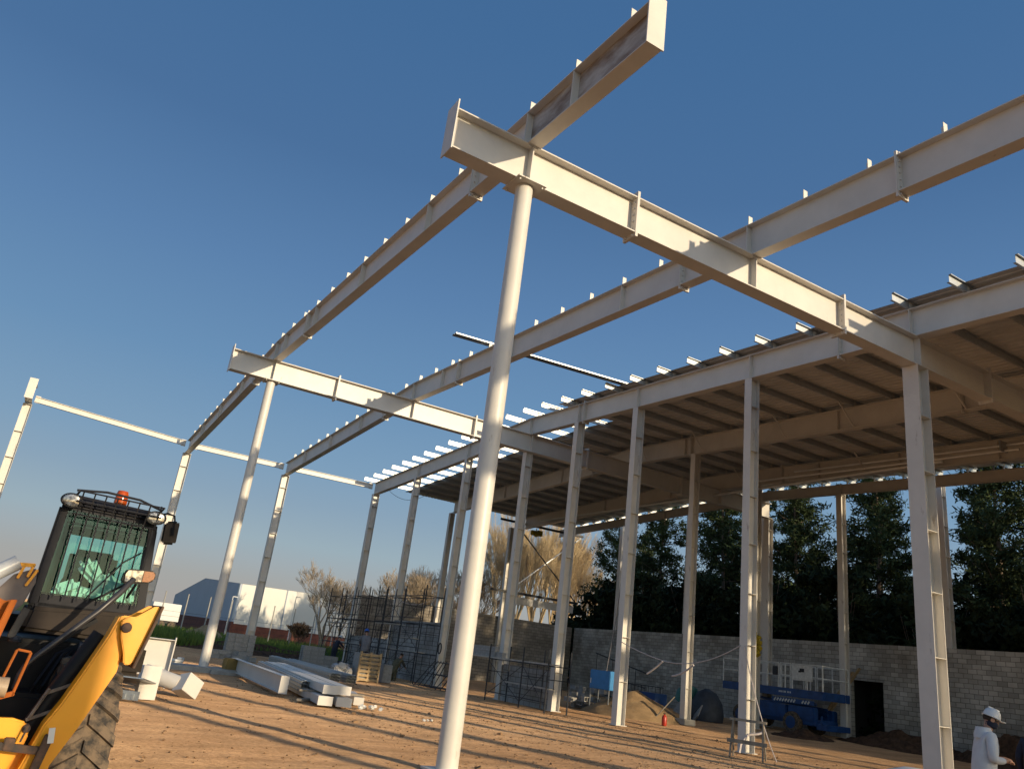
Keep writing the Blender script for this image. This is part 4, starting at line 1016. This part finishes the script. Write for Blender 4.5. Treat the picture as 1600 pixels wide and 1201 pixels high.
for k in range(26): m.obox((29.35+rq.uniform(-.1, .1), 26.45+rq.uniform(-.16, .16), 3.1+rq.random()*1.0), .12, .2, .22, rq.uniform(0, 3), rq.uniform(-1, 1), rq.uniform(-1, 1))
m.tube([(29.4, 26.45, 4.1), (29.45, 26.6, 4.4)], .015, 5)
tag(m.build('strap_bundle', YSTR, bevel=.02), 'bundle of yellow straps hung on the interior column above the lift', 'straps')
# cable coil on column, cables
m = MB(); n_ = 16; m.tube([(X3-.2, 35.15+.16*math.cos(6.28*k/n_), 1.7+.24*math.sin(6.28*k/n_)) for k in range(n_+1)], .03, 6, caps=False); tag(m.build('cable_coil', DARKST), 'dark cable coil hung on the front column right of the tall scaffold', 'cable')
def cable(pts, r_, m_, label, cat='cable', name='cable'):
    P = [Vector(p) for p in pts]; out = []
    for i in range(len(P)-1):
        for k in range(8):
            t = k/8; out.append(P[i].lerp(P[i+1], t))
    out.append(P[-1])
    mb = MB(); mb.tube(out, r_, 5); tag(mb.build(name, m_), label, cat)
def sag(a, b, s_, n=12):
    a = Vector(a); b = Vector(b); return [a.lerp(b, k/n)-Vector((0, 0, s_*4*(k/n)*(1-k/n))) for k in range(n+1)]
mb = MB(); mb.tube(sag((X3-.19, 21.6, 2.62), (X3-.2, 19.3, 2.12), .05), .014, 5); mb.tube(sag((X3-.2, 19.3, 2.12), (X3-.19, 16.3, 2.75), .22), .014, 5)
tag(mb.build('barrier_tape', TAPE), 'pale barrier tape strung between the second and third front columns', 'tape')
mb = MB(); mb.tube(sag((X3-.3, 19.35, 2.12), (X3-.35, 20.0, 1.7), .02), .03, 5); tag(mb.build('tape_tail', TAPE), 'loose end of barrier tape hanging near the sand heap', 'tape')
mb = MB(); mb.tube(sag((X3-.3, 18.9, 1.72), (X3-.3, 18.0, 2.1), .06), .03, 5); tag(mb.build('tape_tail', TAPE), 'loose end of barrier tape hanging left of the interior column', 'tape')
mb = MB(); mb.tube(sag((X3-.2, 16.15, 2.75), (17.0, 14.6, .0), .25), .014, 5); tag(mb.build('rope', TAPE), 'pale rope slanting from the second front column to the ground', 'rope')
mb = MB(); mb.tube([(17.35, 15.3, .62), (17.2, 15.4, .55), (17.0, 15.55, .5), (16.8, 15.6, .25), (16.7, 15.55, .05)], .035, 5); tag(mb.build('tape_tail', TAPE), 'crumpled tape by the foot of the sawhorse', 'tape')
for i, (x, y, lb) in enumerate(((22.4, 28.0, 'thin hanging cable in front of the blue cabinet'), (19.2, 23.9, 'thin hanging cable between the third and fourth front columns'))):
    mb = MB(); mb.tube([(x, y, zt(y)), (x+.05, y, 6), (x-.1, y+.1, 3.5), (x-.35, y+.1, 1.6)], .012, 4); tag(mb.build('cable', DARKST if i else TAPE), lb, 'cable')
mb = MB(); mb.tube(sag((X3, 46.0, zbot(46)), (19.8, 44.5, zbot(44)), .55), .012, 4); tag(mb.build('cable', DARKST), 'black cable sagging under the far end of the front roof beam', 'cable')
mb = MB(); mb.tube(sag((17.2, 40.9, 4.05), (17.2, 35.9, 4.0), .35), .012, 4); tag(mb.build('rope', TAPE), 'pale cord sagging across the top of the right tall scaffold', 'rope')

# sawhorse
o = empty('sawhorse', 'weathered wooden sawhorse standing before the second front column', 'sawhorse', (16.35, 14.95, 0), R(-55))
m = MB(); m.box(-.45, .45, -.06, .06, .84, .90); m.build('top_beam', GWOOD, o)
for sx in (-.36, .36):
    for sy in (-1, 1): m = MB(); m.stick((sx*1.1, sy*.30, 0), (sx, sy*.03, .84), .10, .035); m.build('leg', GWOOD, o)
    m = MB(); m.box(sx-.02, sx+.02, -.21, .21, .32, .42); m.build('cross_rail', WOOD, o)
m = MB(); m.box(-.48, .48, -.245, -.215, .33, .42); m.build('side_rail', GWOOD, o)

# ------------------------------------------------------------------ people
def skin_mesh(joints, edges, name, m_, parent, sub=1):
    me = bpy.data.meshes.new(name); me.from_pydata([j[0] for j in joints], edges, []); me.update()
    ob = bpy.data.objects.new(name, me); COL.objects.link(ob)
    md = ob.modifiers.new('s', 'SKIN'); sv = me.skin_vertices[0].data
    for i, j in enumerate(joints): sv[i].radius = (j[1], j[2] if len(j) > 2 else j[1]); sv[i].use_root = (i == 0)
    s2 = ob.modifiers.new('ss', 'SUBSURF'); s2.levels = s2.render_levels = sub
    dg = bpy.context.evaluated_depsgraph_get(); ev = bpy.data.meshes.new_from_object(ob.evaluated_get(dg))
    ob.modifiers.clear(); ob.data = ev; ev.materials.clear(); ev.materials.append(m_)
    ev.polygons.foreach_set('use_smooth', [True]*len(ev.polygons)); ob.parent = parent; ob.name = name; return ob
def person(label, loc, rz, top, trousers, hat, pose='phone', mask=False, scale=1., lean=0., group=None):
    """faces local -Y. 1.75 m tall"""
    o = empty('person', label, 'person', loc, rz, group); o.scale = (scale,)*3
    L_ = lean
    hip = (0, 0, .93); che = (0, -.02+L_*-.35, 1.28); nk = (0, -.01-L_*.55, 1.50); hd = (0, -.04-L_*.7, 1.60); hd2 = (0, -.05-L_*.75, 1.70)
    if pose == 'phone': el = [(-.26, -.04, 1.12), (.26, -.04, 1.12)]; wr = [(-.09, -.27, 1.12), (.10, -.27, 1.14)]
    elif pose == 'reach': el = [(-.25, -.22-L_*.4, 1.22), (.25, -.2-L_*.4, 1.2)]; wr = [(-.17, -.45-L_*.4, 1.12), (.17, -.43-L_*.4, 1.1)]
    else: el = [(-.27, .03, 1.13), (.27, .03, 1.13)]; wr = [(-.27, -.08, .88), (.27, -.08, .88)]
    sh = [(-.18, -.01-L_*.5, 1.43), (.18, -.01-L_*.5, 1.43)]
    J = [(hip, .13, .10), (che, .15, .105), (nk, .058, .06), (hd, .070, .085), (hd2, .072, .088)]; Ed = [(0, 1), (1, 2), (2, 3), (3, 4)]
    def add(p, r_, par, r2=None):
        J.append((p, r_, r2 or r_)); Ed.append((par, len(J)-1)); return len(J)-1
    for s_ in (0, 1):
        a = add(sh[s_], .058, 1); b = add(el[s_], .042, a); c = add(wr[s_], .028, b)
        w = Vector(wr[s_]); d = (w-Vector(el[s_])).normalized(); pm = w+d*.07; h = add(tuple(pm), .034, c, .02)
        side = d.cross(Vector((0, 0, 1))).normalized()
        for k in range(4):
            q = pm+d*.03+side*(-.027+.018*k); L2 = (.06, .07, .075, .055)[k]; f1 = add(tuple(q), .0085, h); f2 = add(tuple(q+d*L2*.5+Vector((0, 0, -.01))), .008, f1); add(tuple(q+d*L2*.7+Vector((0, 0, -.04))), .007, f2)
        t = w+d*.03+side*(.035 if s_ == 0 else -.035); t1 = add(tuple(t), .011, h); add(tuple(t+d*.04+Vector((0, 0, .01))), .009, t1)
        lx = -.10 if s_ == 0 else .10
        a = add((lx, 0, .86), .085, 0); b = add((lx*1.1, -.02, .50), .055, a); c = add((lx*1.1, .02, .09), .038, b); e = add((lx*1.15, -.10, .04), .035, c); add((lx*1.2, -.17, .03), .028, e)
    body = skin_mesh(J, Ed, 'body', SKIN, o, 1)
    # jacket and trousers a little outside the body
    J2 = [((0, 0, .72), .225, .18), ((0, 0, .90), .22, .18), ((0, 0, 1.06), .205, .17), (che, .215, .16), ((nk[0], nk[1], nk[2]-.06), .10, .10), ((nk[0], nk[1], nk[2]), .075, .075)]; E2 = [(0, 1), (1, 2), (2, 3), (3, 4), (4, 5)]
    for s_ in (0, 1):
        J2.append((sh[s_], .085, .085)); E2.append((3, len(J2)-1)); J2.append((el[s_], .068, .068)); E2.append((len(J2)-2, len(J2)-1))
        w = Vector(wr[s_]); e = Vector(el[s_]); J2.append((tuple(e.lerp(w, .92)), .045, .045)); E2.append((len(J2)-2, len(J2)-1))
    skin_mesh(J2, E2, 'jacket', top, o, 2)
    J3 = [((0, 0, .92), .15, .12)]; E3 = []
    for s_ in (-1, 1):
        J3.append(((s_*.10, 0, .82), .115, .11)); E3.append((0, len(J3)-1)); J3.append(((s_*.11, -.02, .50), .085, .085)); E3.append((len(J3)-2, len(J3)-1)); J3.append(((s_*.11, .02, .10), .068, .068)); E3.append((len(J3)-2, len(J3)-1))
    skin_mesh(J3, E3, 'trousers', trousers, o, 1)
    for s_ in (-1, 1):
        m = MB(); m.obox((s_*.115, -.06, .055), .10, .28, .11); m.build('boot', DARKST, o, bevel=.03)
    H = Vector(hd2)+Vector((0, 0, -.035)); tl_ = .35 if pose == 'phone' else (.4 if pose == 'reach' else .05)
    M3 = Matrix.Rotation(-(-tl_), 3, 'X')
    hx = lambda v: tuple(H+M3 @ Vector(v))
    # face
    m = MB(); m.obox(hx((0, -.098, -.01)), .026, .035, .045, 0, tl_); m.build('nose', SKIN, o, bevel=.008)
    for s_ in (-1, 1):
        m = MB(); m.lathe(hx((s_*.078, 0, -.01)), [(.028, -.01), (.028, .01)], 10, 'X'); m.build('ear', SKIN, o)
        m = MB(); m.obox(hx((s_*.032, -.086, .018)), .026, .012, .010, 0, tl_); m.build('eye', DARKST, o)
    m = MB(); m.obox(hx((0, -.088, -.055)), .045, .012, .012, 0, tl_); m.build('mouth', mat('lip', (.35, .12, .1)), o)
    m = MB()
    m.lathe(H, [(.070, -.035), (.084, -.01), (.086, .03), (.07, .07), (.02, .088)], 16, rot=M3); hr = m.build('hair', HAIRM, o, smooth=True); hr.location = (M3 @ Vector((0, .022, 0)))
    if hat:
        m = MB(); m.lathe(H, [(.128, .028), (.130, .035), (.116, .045), (.112, .085), (.098, .125), (.066, .155), (.02, .167)], 26, rot=M3)
        ht = m.build('hard_hat', hat, o, smooth=True)
        m = MB(); m.obox(hx((0, -.145, .032)), .16, .07, .010, 0, tl_-.15); m.build('brim', hat, ht, bevel=.004)
        m = MB(); m.obox(hx((0, 0, .160)), .03, .16, .018, 0, tl_); m.build('crest', hat, ht, bevel=.006)
    if mask:
        m = MB(); m.lathe(tuple(H+M3 @ Vector((0, -.022, -.062))), [(.05, -.055), (.084, -.035), (.090, .01), (.080, .040)], 16, rot=M3); m.build('face_mask', CLN, o, smooth=True)
    return o
person('man in white top, white hard hat and black face mask, looking down at his hands', (12.27, 6.84, 0), R(48), CLW, CLW, PLAS, 'phone', True, .975, .12)
wk = bpy.data.objects['person']
m = MB(); m.lathe((0, -.03, 1.49), [(.135, -.10), (.13, -.04), (.108, .02), (.10, .055), (.078, .05)], 20); m.build('hood', CLW, wk, smooth=True)
person('man in dark jacket cut off by the right edge of the photo', (15.98, 8.0, 0), R(100), CLN, CLN, None, 'stand', scale=.93)
person('worker with blue hard hat behind the pallet crate', (14.5, 37.2, .35), R(170), CLG, CLN, HATB, 'reach', scale=1.0, lean=.3)
person('worker with white hard hat standing beyond the square block stack', (15.6, 44.6, .1), R(100), CLN, CLN, PLAS, 'reach', scale=.9, lean=.25)
person('worker in khaki crouched before the right tall scaffold', (15.9, 36.6, -.42), R(120), CLK, CLK, None, 'reach', scale=.95, lean=.6)

# white object at the lower right edge of view
m = MB(); m.lathe((9.25, 5.95, 0), [(.34, 0), (.36, .1), (.36, .82), (.30, .93), (.12, .985)], 24)
tq = m.build('water_tank', PLAS, smooth=True); tag(tq, 'white round topped plastic tank just peeking over the bottom edge of the photo', 'tank')
m = MB(); m.box(9.6, 10.0, 5.7, 6.2, .0, .955); tag(m.build('white_box', PLAS, bevel=.03), 'white box top right of the plastic tank at the bottom edge', 'box')

# ------------------------------------------------------------------ telehandler
th = empty('telehandler', 'yellow telehandler with black caged cab and raised stabiliser leg at the left edge', 'telehandler', (0, 7.5, 0), R(4))
def tb(name, m_, fn, parent=th, **kw):
    mb = MB(); fn(mb); return mb.build(name, m_, parent, **kw)
# cab frame
cabf = MB()
def pil(a, b, w, d): cabf.stick(a, b, w, d)
fl, fr_, tl_, tr_ = Vector((.06, 0, 1.55)), Vector((.86, 0, 1.55)), Vector((.08, .03, 2.36)), Vector((.78, .03, 2.34))
rl, rr2, rtl, rtr = Vector((.24, 1.25, 1.55)), Vector((1.08, 1.25, 1.55)), Vector((.24, 1.2, 2.4)), Vector((1.0, 1.2, 2.4))
for a, b in ((fl, tl_), (fr_, tr_), (rl, rtl), (rr2, rtr), (tl_, tr_), (rtl, rtr), (tl_, rtl), (tr_, rtr), (fl, fr_), (rl, rr2), (fl, rl), (fr_, rr2)): pil(a, b, .06, .085)
pil(Vector((.08, 0, 1.6)), Vector((.84, 0, 1.6)), .06, .12)
cabf.build('cab_frame', CABBLK, th, bevel=.015)
tb('cab_roof', CABBLK, lambda m: m.hexa([(.02, -.06, 2.38), (.82, -.06, 2.37), (1.0, 1.3, 2.40), (.2, 1.3, 2.41), (.08, 0, 2.47), (.76, 0, 2.45), (.9, 1.2, 2.48), (.24, 1.2, 2.49)]), bevel=.03)
gl = tb('windscreen', GLASS, lambda m: m.hexa([(.085, -.02, 1.63), (.84, -.02, 1.62), (.84, -.012, 1.62), (.085, -.012, 1.63), (.105, .0, 2.34), (.76, .0, 2.32), (.76, .008, 2.32), (.105, .008, 2.34)]))
tb('rear_window', GLASS, lambda m: m.hexa([(.26, 1.2, 1.66), (1.05, 1.2, 1.66), (1.05, 1.208, 1.66), (.26, 1.208, 1.66), (.27, 1.2, 2.33), (.97, 1.2, 2.33), (.97, 1.208, 2.33), (.27, 1.208, 2.33)]))
tb('side_window', GLASS, lambda m: m.hexa([(.88, .06, 1.62), (1.0, 1.2, 1.62), (1.008, 1.2, 1.62), (.888, .06, 1.62), (.80, .06, 2.3), (.94, 1.15, 2.33), (.948, 1.15, 2.33), (.808, .06, 2.3)]))
tb('headliner', BLACK, lambda m: m.hexa([(.12, .1, 2.22), (.80, .1, 2.22), (1.0, 1.15, 2.22), (.27, 1.15, 2.22), (.12, .1, 2.36), (.80, .1, 2.36), (1.0, 1.15, 2.36), (.27, 1.15, 2.36)]), bevel=.02)
tb('seat', BLACK, lambda m: (m.obox((.52, .95, 1.78), .42, .14, .62, 0, R(-8)), m.obox((.52, .7, 1.5), .44, .46, .16)), bevel=.05)
tb('steering_column', BLACK, lambda m: (m.stick((.42, .15, 1.45), (.42, .32, 1.72), .07), m.lathe((.42, .34, 1.74), [(.17, -.012), (.19, 0), (.17, .012)], 20, rot=Matrix.Rotation(R(-55), 3, 'X'))))
def sacks(m):
    rq = random.Random(12)
    for k in range(5): m.obox((.27+.13*k, .12+rq.uniform(-.03, .06), 1.66+rq.uniform(0, .05)), .22, .2, .13, rq.uniform(-.5, .5), rq.uniform(-.4, .4), rq.uniform(-.5, .5))
    m.obox((.50, .25, 1.82), .42, .18, .10, .2, .3, R(35)); m.obox((.62, .2, 1.76), .30, .2, .14, -.4, .3, R(30)); m.obox((.70, .15, 1.72), .16, .2, .2, .3, .2, R(60)); m.obox((.44, .2, 1.90), .2, .12, .10, .3, .3, R(50))
bag = MB(); sacks(bag); bo = bag.build('paper_sacks', mat('pale_sack', (.66, .66, .60), rough=.8, var=.12, scale=5, bump=.15, bscale=9), None, bevel=.04)
bo.location = (0, 7.5, 0); bo.rotation_euler = (0, 0, R(4)); tag(bo, 'pale crumpled paper sacks on the dashboard behind the telehandler windscreen', 'sacks')
# windscreen guard
def guard(m):
    for k in range(8):
        xt = .14+k*.088; xb = .16+k*.088
        m.tube([(xt+.02, -.20, 2.48), (xb, -.10, 2.28), (xb+.01, -.085, 1.62)], .0065, 5)
    for z, y in ((2.48, -.20), (2.40, -.165), (2.30, -.11)): m.tube([(.13, y, z), (.80, y, z-.01)], .007, 5)
    m.tube([(.13, -.2, 2.48), (.13, .0, 2.46)], .01, 5); m.tube([(.80, -.2, 2.47), (.80, .0, 2.43)], .01, 5)
    m.tube([(.12, -.03, 2.50), (.35, -.03, 2.53), (.62, -.03, 2.52), (.80, -.03, 2.47)], .011, 6)
tb('windscreen_guard', DARKST, guard)
for x, z in ((.095, 2.40), (.77, 2.385)):
    lh = tb('work_light', BLACK, lambda m: m.lathe((x, -.13, z), [(.03, .09), (.065, .07), (.073, 0)], 20, 'Y'), smooth=True)
    lh.data.transform(Matrix.Translation((x, -.13, z)) @ Matrix.Diagonal((1.15, 1, .82, 1)) @ Matrix.Translation((-x, .13, -z)))
    ln_ = tb('lens', CHROME, lambda m: m.lathe((x, -.135, z), [(.064, .006), (.055, -.006), (.02, -.010)], 20, 'Y'), lh, smooth=True)
    ln_.data.transform(Matrix.Translation((x, -.13, z)) @ Matrix.Diagonal((1.15, 1, .82, 1)) @ Matrix.Translation((-x, .13, -z)))
    tb('lamp_bracket', DARKST, lambda m: m.stick((x, -.08, z), (x, .02, z), .03), lh)
bc = tb('beacon', AMBER, lambda m: m.lathe((.50, .2, 2.47), [(.052, 0), (.055, .02), (.05, .10), (.042, .125), (.02, .13)], 20), smooth=True)
tb('beacon_base', BLACK, lambda m: m.lathe((.50, .2, 2.44), [(.06, 0), (.06, .03)], 16), bc)
mi = tb('wing_mirror', BLACK, lambda m: m.hexa([(.86, -.13, 2.175), (.985, -.13, 2.19), (.985, -.08, 2.19), (.86, -.08, 2.175), (.85, -.13, 2.375), (.975, -.13, 2.395), (.975, -.08, 2.395), (.85, -.08, 2.375)]), bevel=.025)
tb('mirror_back', mat('mirror_shell', (.055, .045, .036), rough=.6, spec=.1, var=.15, scale=9), lambda m: m.hexa([(.867, -.137, 2.19), (.975, -.137, 2.203), (.975, -.131, 2.203), (.867, -.131, 2.19), (.859, -.137, 2.36), (.966, -.137, 2.38), (.966, -.131, 2.38), (.859, -.131, 2.36)]), mi)
tb('mirror_arm', BLACK, lambda m: (m.tube([(.79, -.05, 2.36), (.80, -.1, 2.42), (.85, -.14, 2.44), (.91, -.14, 2.43), (.925, -.14, 2.38), (.925, -.145, 2.28)], .008, 6), m.tube([(.92, -.15, 2.33), (.93, -.15, 2.26)], .014, 6)), mi)
hl = tb('headlight', BLACK, lambda m: m.prism([(.60, 1.815), (.62, 1.80), (.80, 1.825), (.845, 1.86), (.85, 1.90), (.83, 1.935), (.64, 1.925), (.61, 1.90)], -.36, -.26), bevel=.012)
tb('headlight_lens', CHROME, lambda m: m.prism([(.62, 1.82), (.745, 1.835), (.745, 1.922), (.63, 1.912), (.615, 1.88)], -.368, -.361), hl)
tb('indicator_lens', mat('orange_lens', (.32, .11, .05), rough=.15, var=.4, scale=60), lambda m: m.prism([(.75, 1.836), (.80, 1.84), (.835, 1.87), (.838, 1.905), (.82, 1.925), (.75, 1.922)], -.368, -.361), hl)
tb('headlight_stalk', BLACK, lambda m: (m.tube([(.73, -.30, 1.92), (.74, -.2, 2.02), (.76, -.1, 2.12)], .012, 6), m.tube([(.72, -.31, 1.81), (.70, -.2, 1.7)], .012, 6)), hl)
tb('wiper', BLACK, lambda m: (m.tube([(.74, -.06, 2.08), (.62, -.07, 1.98), (.42, -.05, 1.66)], .007, 5), m.tube([(.84, -.05, 1.93), (.55, -.06, 1.7), (.46, -.05, 1.64)], .010, 5)))
# grab rail
tb('grab_rail', mat('dark_tube', (.045, .042, .045), rough=.35, var=.3, scale=9), lambda m: m.tube([(.065, -.62, .98), (.07, -.62, 1.08), (.09, -.62, 1.14), (.14, -.62, 1.21), (.31, -.62, 1.40), (.46, -.62, 1.57), (.58, -.60, 1.73), (.66, -.5, 1.84)], .023, 12), smooth=True)
# body below the cab
tb('front_cowl', HOODM, lambda m: (m.hexa([(.02, -.15, 1.36), (.86, -.15, 1.34), (.95, .3, 1.34), (.0, .3, 1.36), (.05, -.10, 1.54), (.85, -.10, 1.58), (.88, .3, 1.60), (.03, .3, 1.58)]), m.box(.62, .98, -.12, .5, 1.1, 1.335)), bevel=.03)
tb('cowl_brace', BLACK, lambda m: m.stick((.20, -.28, 1.24), (.52, -.20, 1.50), .05, .03))
tb('chassis', BLACK, lambda m: (m.box(-.9, .6, -.1, 3.2, .55, 1.30), m.box(-.1, .75, -.55, -.1, .55, .95), m.box(-.6, 1.0, 1.2, 3.3, .9, 1.45)), bevel=.03)
tb('fender', mat('blue_grey_panel', (.09, .10, .13), rough=.4), lambda m: m.obox((.53, -.35, 1.27), .2, .12, .16, 0, .2), bevel=.03)
tb('hydraulic_hoses', BLACK, lambda m: [m.tube([(.12+.05*k, -.35, .7), (.2+.05*k, -.45-.02*k, 1.0), (.3+.04*k, -.3, 1.22), (.45, -.2, 1.3)], .016, 6) for k in range(5)], smooth=True)
# stabiliser leg
def frombf(p, y): return [(a, b) for a, b in p]
arm = MB()
arm.prism([(.495, 1.565), (.455, 1.42), (.375, 1.20), (.29, .98), (.225, .85), (.16, .60), (.12, .40), (.31, .40), (.325, .61), (.43, .84), (.57, 1.20), (.575, 1.40), (.56, 1.55)], -1.36, -1.20)
arm.build('stabiliser_arm', YEL, th, bevel=.012)
foot = MB(); foot.prism([(.505, 1.53), (.545, 1.565), (.585, 1.565), (.69, 1.648), (.722, 1.652), (.735, 1.63), (.66, 1.32), (.645, 1.27), (.61, 1.25), (.585, 1.26), (.57, 1.32), (.525, 1.43)], -1.42, -1.385)
foot.prism([(.505, 1.53), (.545, 1.565), (.585, 1.565), (.69, 1.648), (.722, 1.652), (.735, 1.63), (.66, 1.32), (.645, 1.27), (.61, 1.25), (.585, 1.26), (.57, 1.32), (.525, 1.43)], -1.19, -1.155)
fo_ = foot.build('stabiliser_foot', YEL, th, bevel=.006)
tb('foot_pad', BRSH, lambda m: m.hexa([(.640, -1.47, 1.240), (.655, -1.47, 1.236), (.655, -1.10, 1.236), (.640, -1.10, 1.240), (.728, -1.47, 1.66), (.744, -1.47, 1.655), (.744, -1.10, 1.655), (.728, -1.10, 1.66)]), fo_, bevel=.004)
tb('pad_stiffener', YEL, lambda m: m.hexa([(.60, -1.384, 1.27), (.64, -1.384, 1.25), (.64, -1.19, 1.25), (.60, -1.19, 1.27), (.68, -1.384, 1.60), (.725, -1.384, 1.64), (.725, -1.19, 1.64), (.68, -1.19, 1.60)]), fo_)
tb('pivot_pin', BRSH, lambda m: m.lathe((.545, -1.425, 1.49), [(.012, -.012), (.03, -.008), (.034, 0), (.034, .29)], 18, 'Y'), fo_, smooth=True)
cy = tb('stabiliser_cylinder', BLACK, lambda m: (m.tube([(.13, -1.1, .70), (.27, -1.1, 1.03)], .055, 16), m.tube([(.26, -1.1, 1.0), (.45, -1.1, 1.42)], .062, 16)), smooth=True)
tb('cylinder_clamp', mat('worn_steel', (.20, .16, .13), rough=.6, var=.5, scale=20), lambda m: (m.obox((.205, -1.16, .88), .15, .02, .02, 0, 0, R(-25)), m.obox((.275, -1.16, 1.05), .15, .02, .02, 0, 0, R(-25)), m.tube([(.15, -1.17, .86), (.22, -1.17, 1.05)], .012, 6), m.tube([(.27, -1.17, .84), (.33, -1.17, 1.0)], .012, 6)), cy)
# wheel
def tyre_mb(cx, cy_, cz, Rr, w):
    m = MB(); prof = [(Rr*.52, -w/2+.03), (Rr*.82, -w/2), (Rr*.93, -w/2+.02), (Rr*.95, -w/4), (Rr*.955, 0), (Rr*.95, w/4), (Rr*.93, w/2-.02), (Rr*.82, w/2), (Rr*.52, w/2-.03)]
    m.lathe((cx, cy_, cz), prof, 48, 'X'); n = 22
    for k in range(n):
        for s_ in (-1, 1):
            t0 = 2*math.pi*(k+(.5 if s_ > 0 else 0))/n; steps = 4; P = []
            for q in range(steps+1):
                f = q/steps; x = s_*(.01+f*(w/2-.015)); t = t0-(.22*f)*1.0; rr_ = Rr*(1.0 if f < .8 else .975)
                P.append((x, t, rr_))
            for (xa, ta, ra), (xb, tb_, rb_) in zip(P[:-1], P[1:]):
                dt = .072
                def pt(x, t, r_): return (cx+x, cy_-r_*math.cos(t), cz+r_*math.sin(t))
                m.hexa([pt(xa, ta-dt, Rr*.93), pt(xb, tb_-dt, Rr*.92), pt(xb, tb_+dt, Rr*.92), pt(xa, ta+dt, Rr*.93), pt(xa, ta-dt*.8, ra), pt(xb, tb_-dt*.8, rb_), pt(xb, tb_+dt*.8, rb_), pt(xa, ta+dt*.8, ra)])
    return m
wh = empty('x', '', ''); bpy.data.objects.remove(wh)
for i, (cx, cy_) in enumerate(((.535, -.42), (-1.25, -.42), (.62, 2.6), (-1.25, 2.6))):
    w_ = tyre_mb(cx, cy_, .60, .62, .42).build('wheel', TYRE, th)
    tb('rim', YEL, lambda m: m.lathe((cx, cy_, .60), [(.12, -.15), (.30, -.16), (.33, -.19), (.33, .19), (.30, .16), (.12, .15)], 24, 'X'), w_, smooth=True)
# boom and carriage at the left edge
tb('boom', YEL, lambda m: (m.hexa([(-.62, -.6, 1.05), (-.22, -.6, 1.05), (-.22, 3.2, 1.55), (-.62, 3.2, 1.55), (-.62, -.6, 1.45), (-.22, -.6, 1.45), (-.22, 3.2, 1.95), (-.62, 3.2, 1.95)])), bevel=.02)
tb('boom_side_plate', mat('dusty_grey', (.17, .14, .13), rough=.6, var=.3, scale=6), lambda m: m.prism([(-.25, 1.58), (-.14, 1.76), (.0, 1.83), (.02, 1.72), (-.02, 1.55), (-.14, 1.38)], -.22, -.16), bevel=.01)
tb('lift_cylinder', mat('pale_grey_paint', (.42, .44, .47), rough=.35, var=.15, scale=6), lambda m: m.tube([(-.75, -.3, 1.35), (-.14, -.22, 1.85)], .058, 18), smooth=True)
tb('hose_bracket', YEL, lambda m: (m.obox((-.075, -.24, 1.84), .11, .03, .03, 0, 0, R(-5)), m.obox((-.10, -.24, 1.79), .02, .03, .12, 0, 0, R(12)), m.obox((-.04, -.24, 1.80), .02, .03, .10, 0, 0, R(12)), m.obox((-.02, -.24, 1.75), .02, .03, .14, 0, 0, R(20))), bevel=.004)
tb('carriage_plate', ORG, lambda m: (m.prism([(-.30, 1.62), (-.155, 1.56), (-.10, 1.58), (-.135, 1.30), (-.18, 1.10), (-.30, .95)], -.45, -.40), m.prism([(-.13, 1.57), (-.085, 1.58), (-.13, 1.22), (-.17, 1.05), (-.205, 1.05)], -.56, -.50), m.prism([(-.34, 1.5), (-.24, 1.5), (-.26, 1.0), (-.36, 1.0)], -.60, -.55)), bevel=.006)
tb('hose_manifold', DARKST, lambda m: (m.obox((-.03, -.5, 1.42), .05, .06, .22, 0, 0, R(12)), m.lathe((-.02, -.5, 1.28), [(.04, 0), (.05, .02), (.03, .05)], 10)), bevel=.006)
tb('carriage_frame', ORG, lambda m: (m.stick((-.085, -1.1, .95), (-.03, -1.1, 1.27), .05, .014), m.stick((-.03, -1.1, 1.27), (.055, -1.1, 1.26), .05, .014), m.stick((.055, -1.1, 1.26), (.02, -1.1, .98), .05, .016), m.stick((-.10, -1.1, .95), (.03, -1.1, 1.00), .05, .03)), bevel=.004)
tb('cylinder_cap', mat('beige_cap', (.45, .33, .22), rough=.5, var=.25, scale=9), lambda m: m.tube([(-.30, -1.22, 1.04), (-.03, -1.22, 1.04)], .062, 18), smooth=True)
tb('red_reflector', RED, lambda m: m.box(-.12, -.075, -1.25, -1.23, .82, .94))
tb('front_plate', YEL, lambda m: (m.prism([(-.30, .86), (.05, .87), (.13, .85), (.165, .78), (.15, .70), (.02, .40), (-.30, .40)], -1.30, -1.24), m.prism([(.02, .66), (.34, .70), (.30, .3), (-.1, .3)], -1.22, -1.16)), bevel=.01)
tb('axle_rod', BRSH, lambda m: (m.stick((-.3, -1.4, .745), (.27, -1.4, .70), .04, .045), m.stick((.27, -1.42, .80), (.20, -1.42, .40), .055, .05), m.obox((.06, -1.4, .735), .06, .06, .07), m.stick((.12, -1.37, .74), (.14, -1.37, .84), .012)), bevel=.005)
tb('pin_boss', BRSH, lambda m: m.lathe((.14, -1.31, .815), [(.022, -.012), (.026, 0), (.026, .06)], 12, 'Y'))
tb('white_tag', PLAS, lambda m: m.obox((.275, -1.45, .80), .035, .01, .09, 0, 0, R(-8)))

# dark tree clump seen left of the cab, far away
bt_ = tree_root(77, 'dark little tree at the far left edge above the telehandler boom', 6.5, .8, 2.6, 5000, LEAFD, 'round_tree', (-4.6, 62, 0)); bt_.scale = (.62, .62, .62)
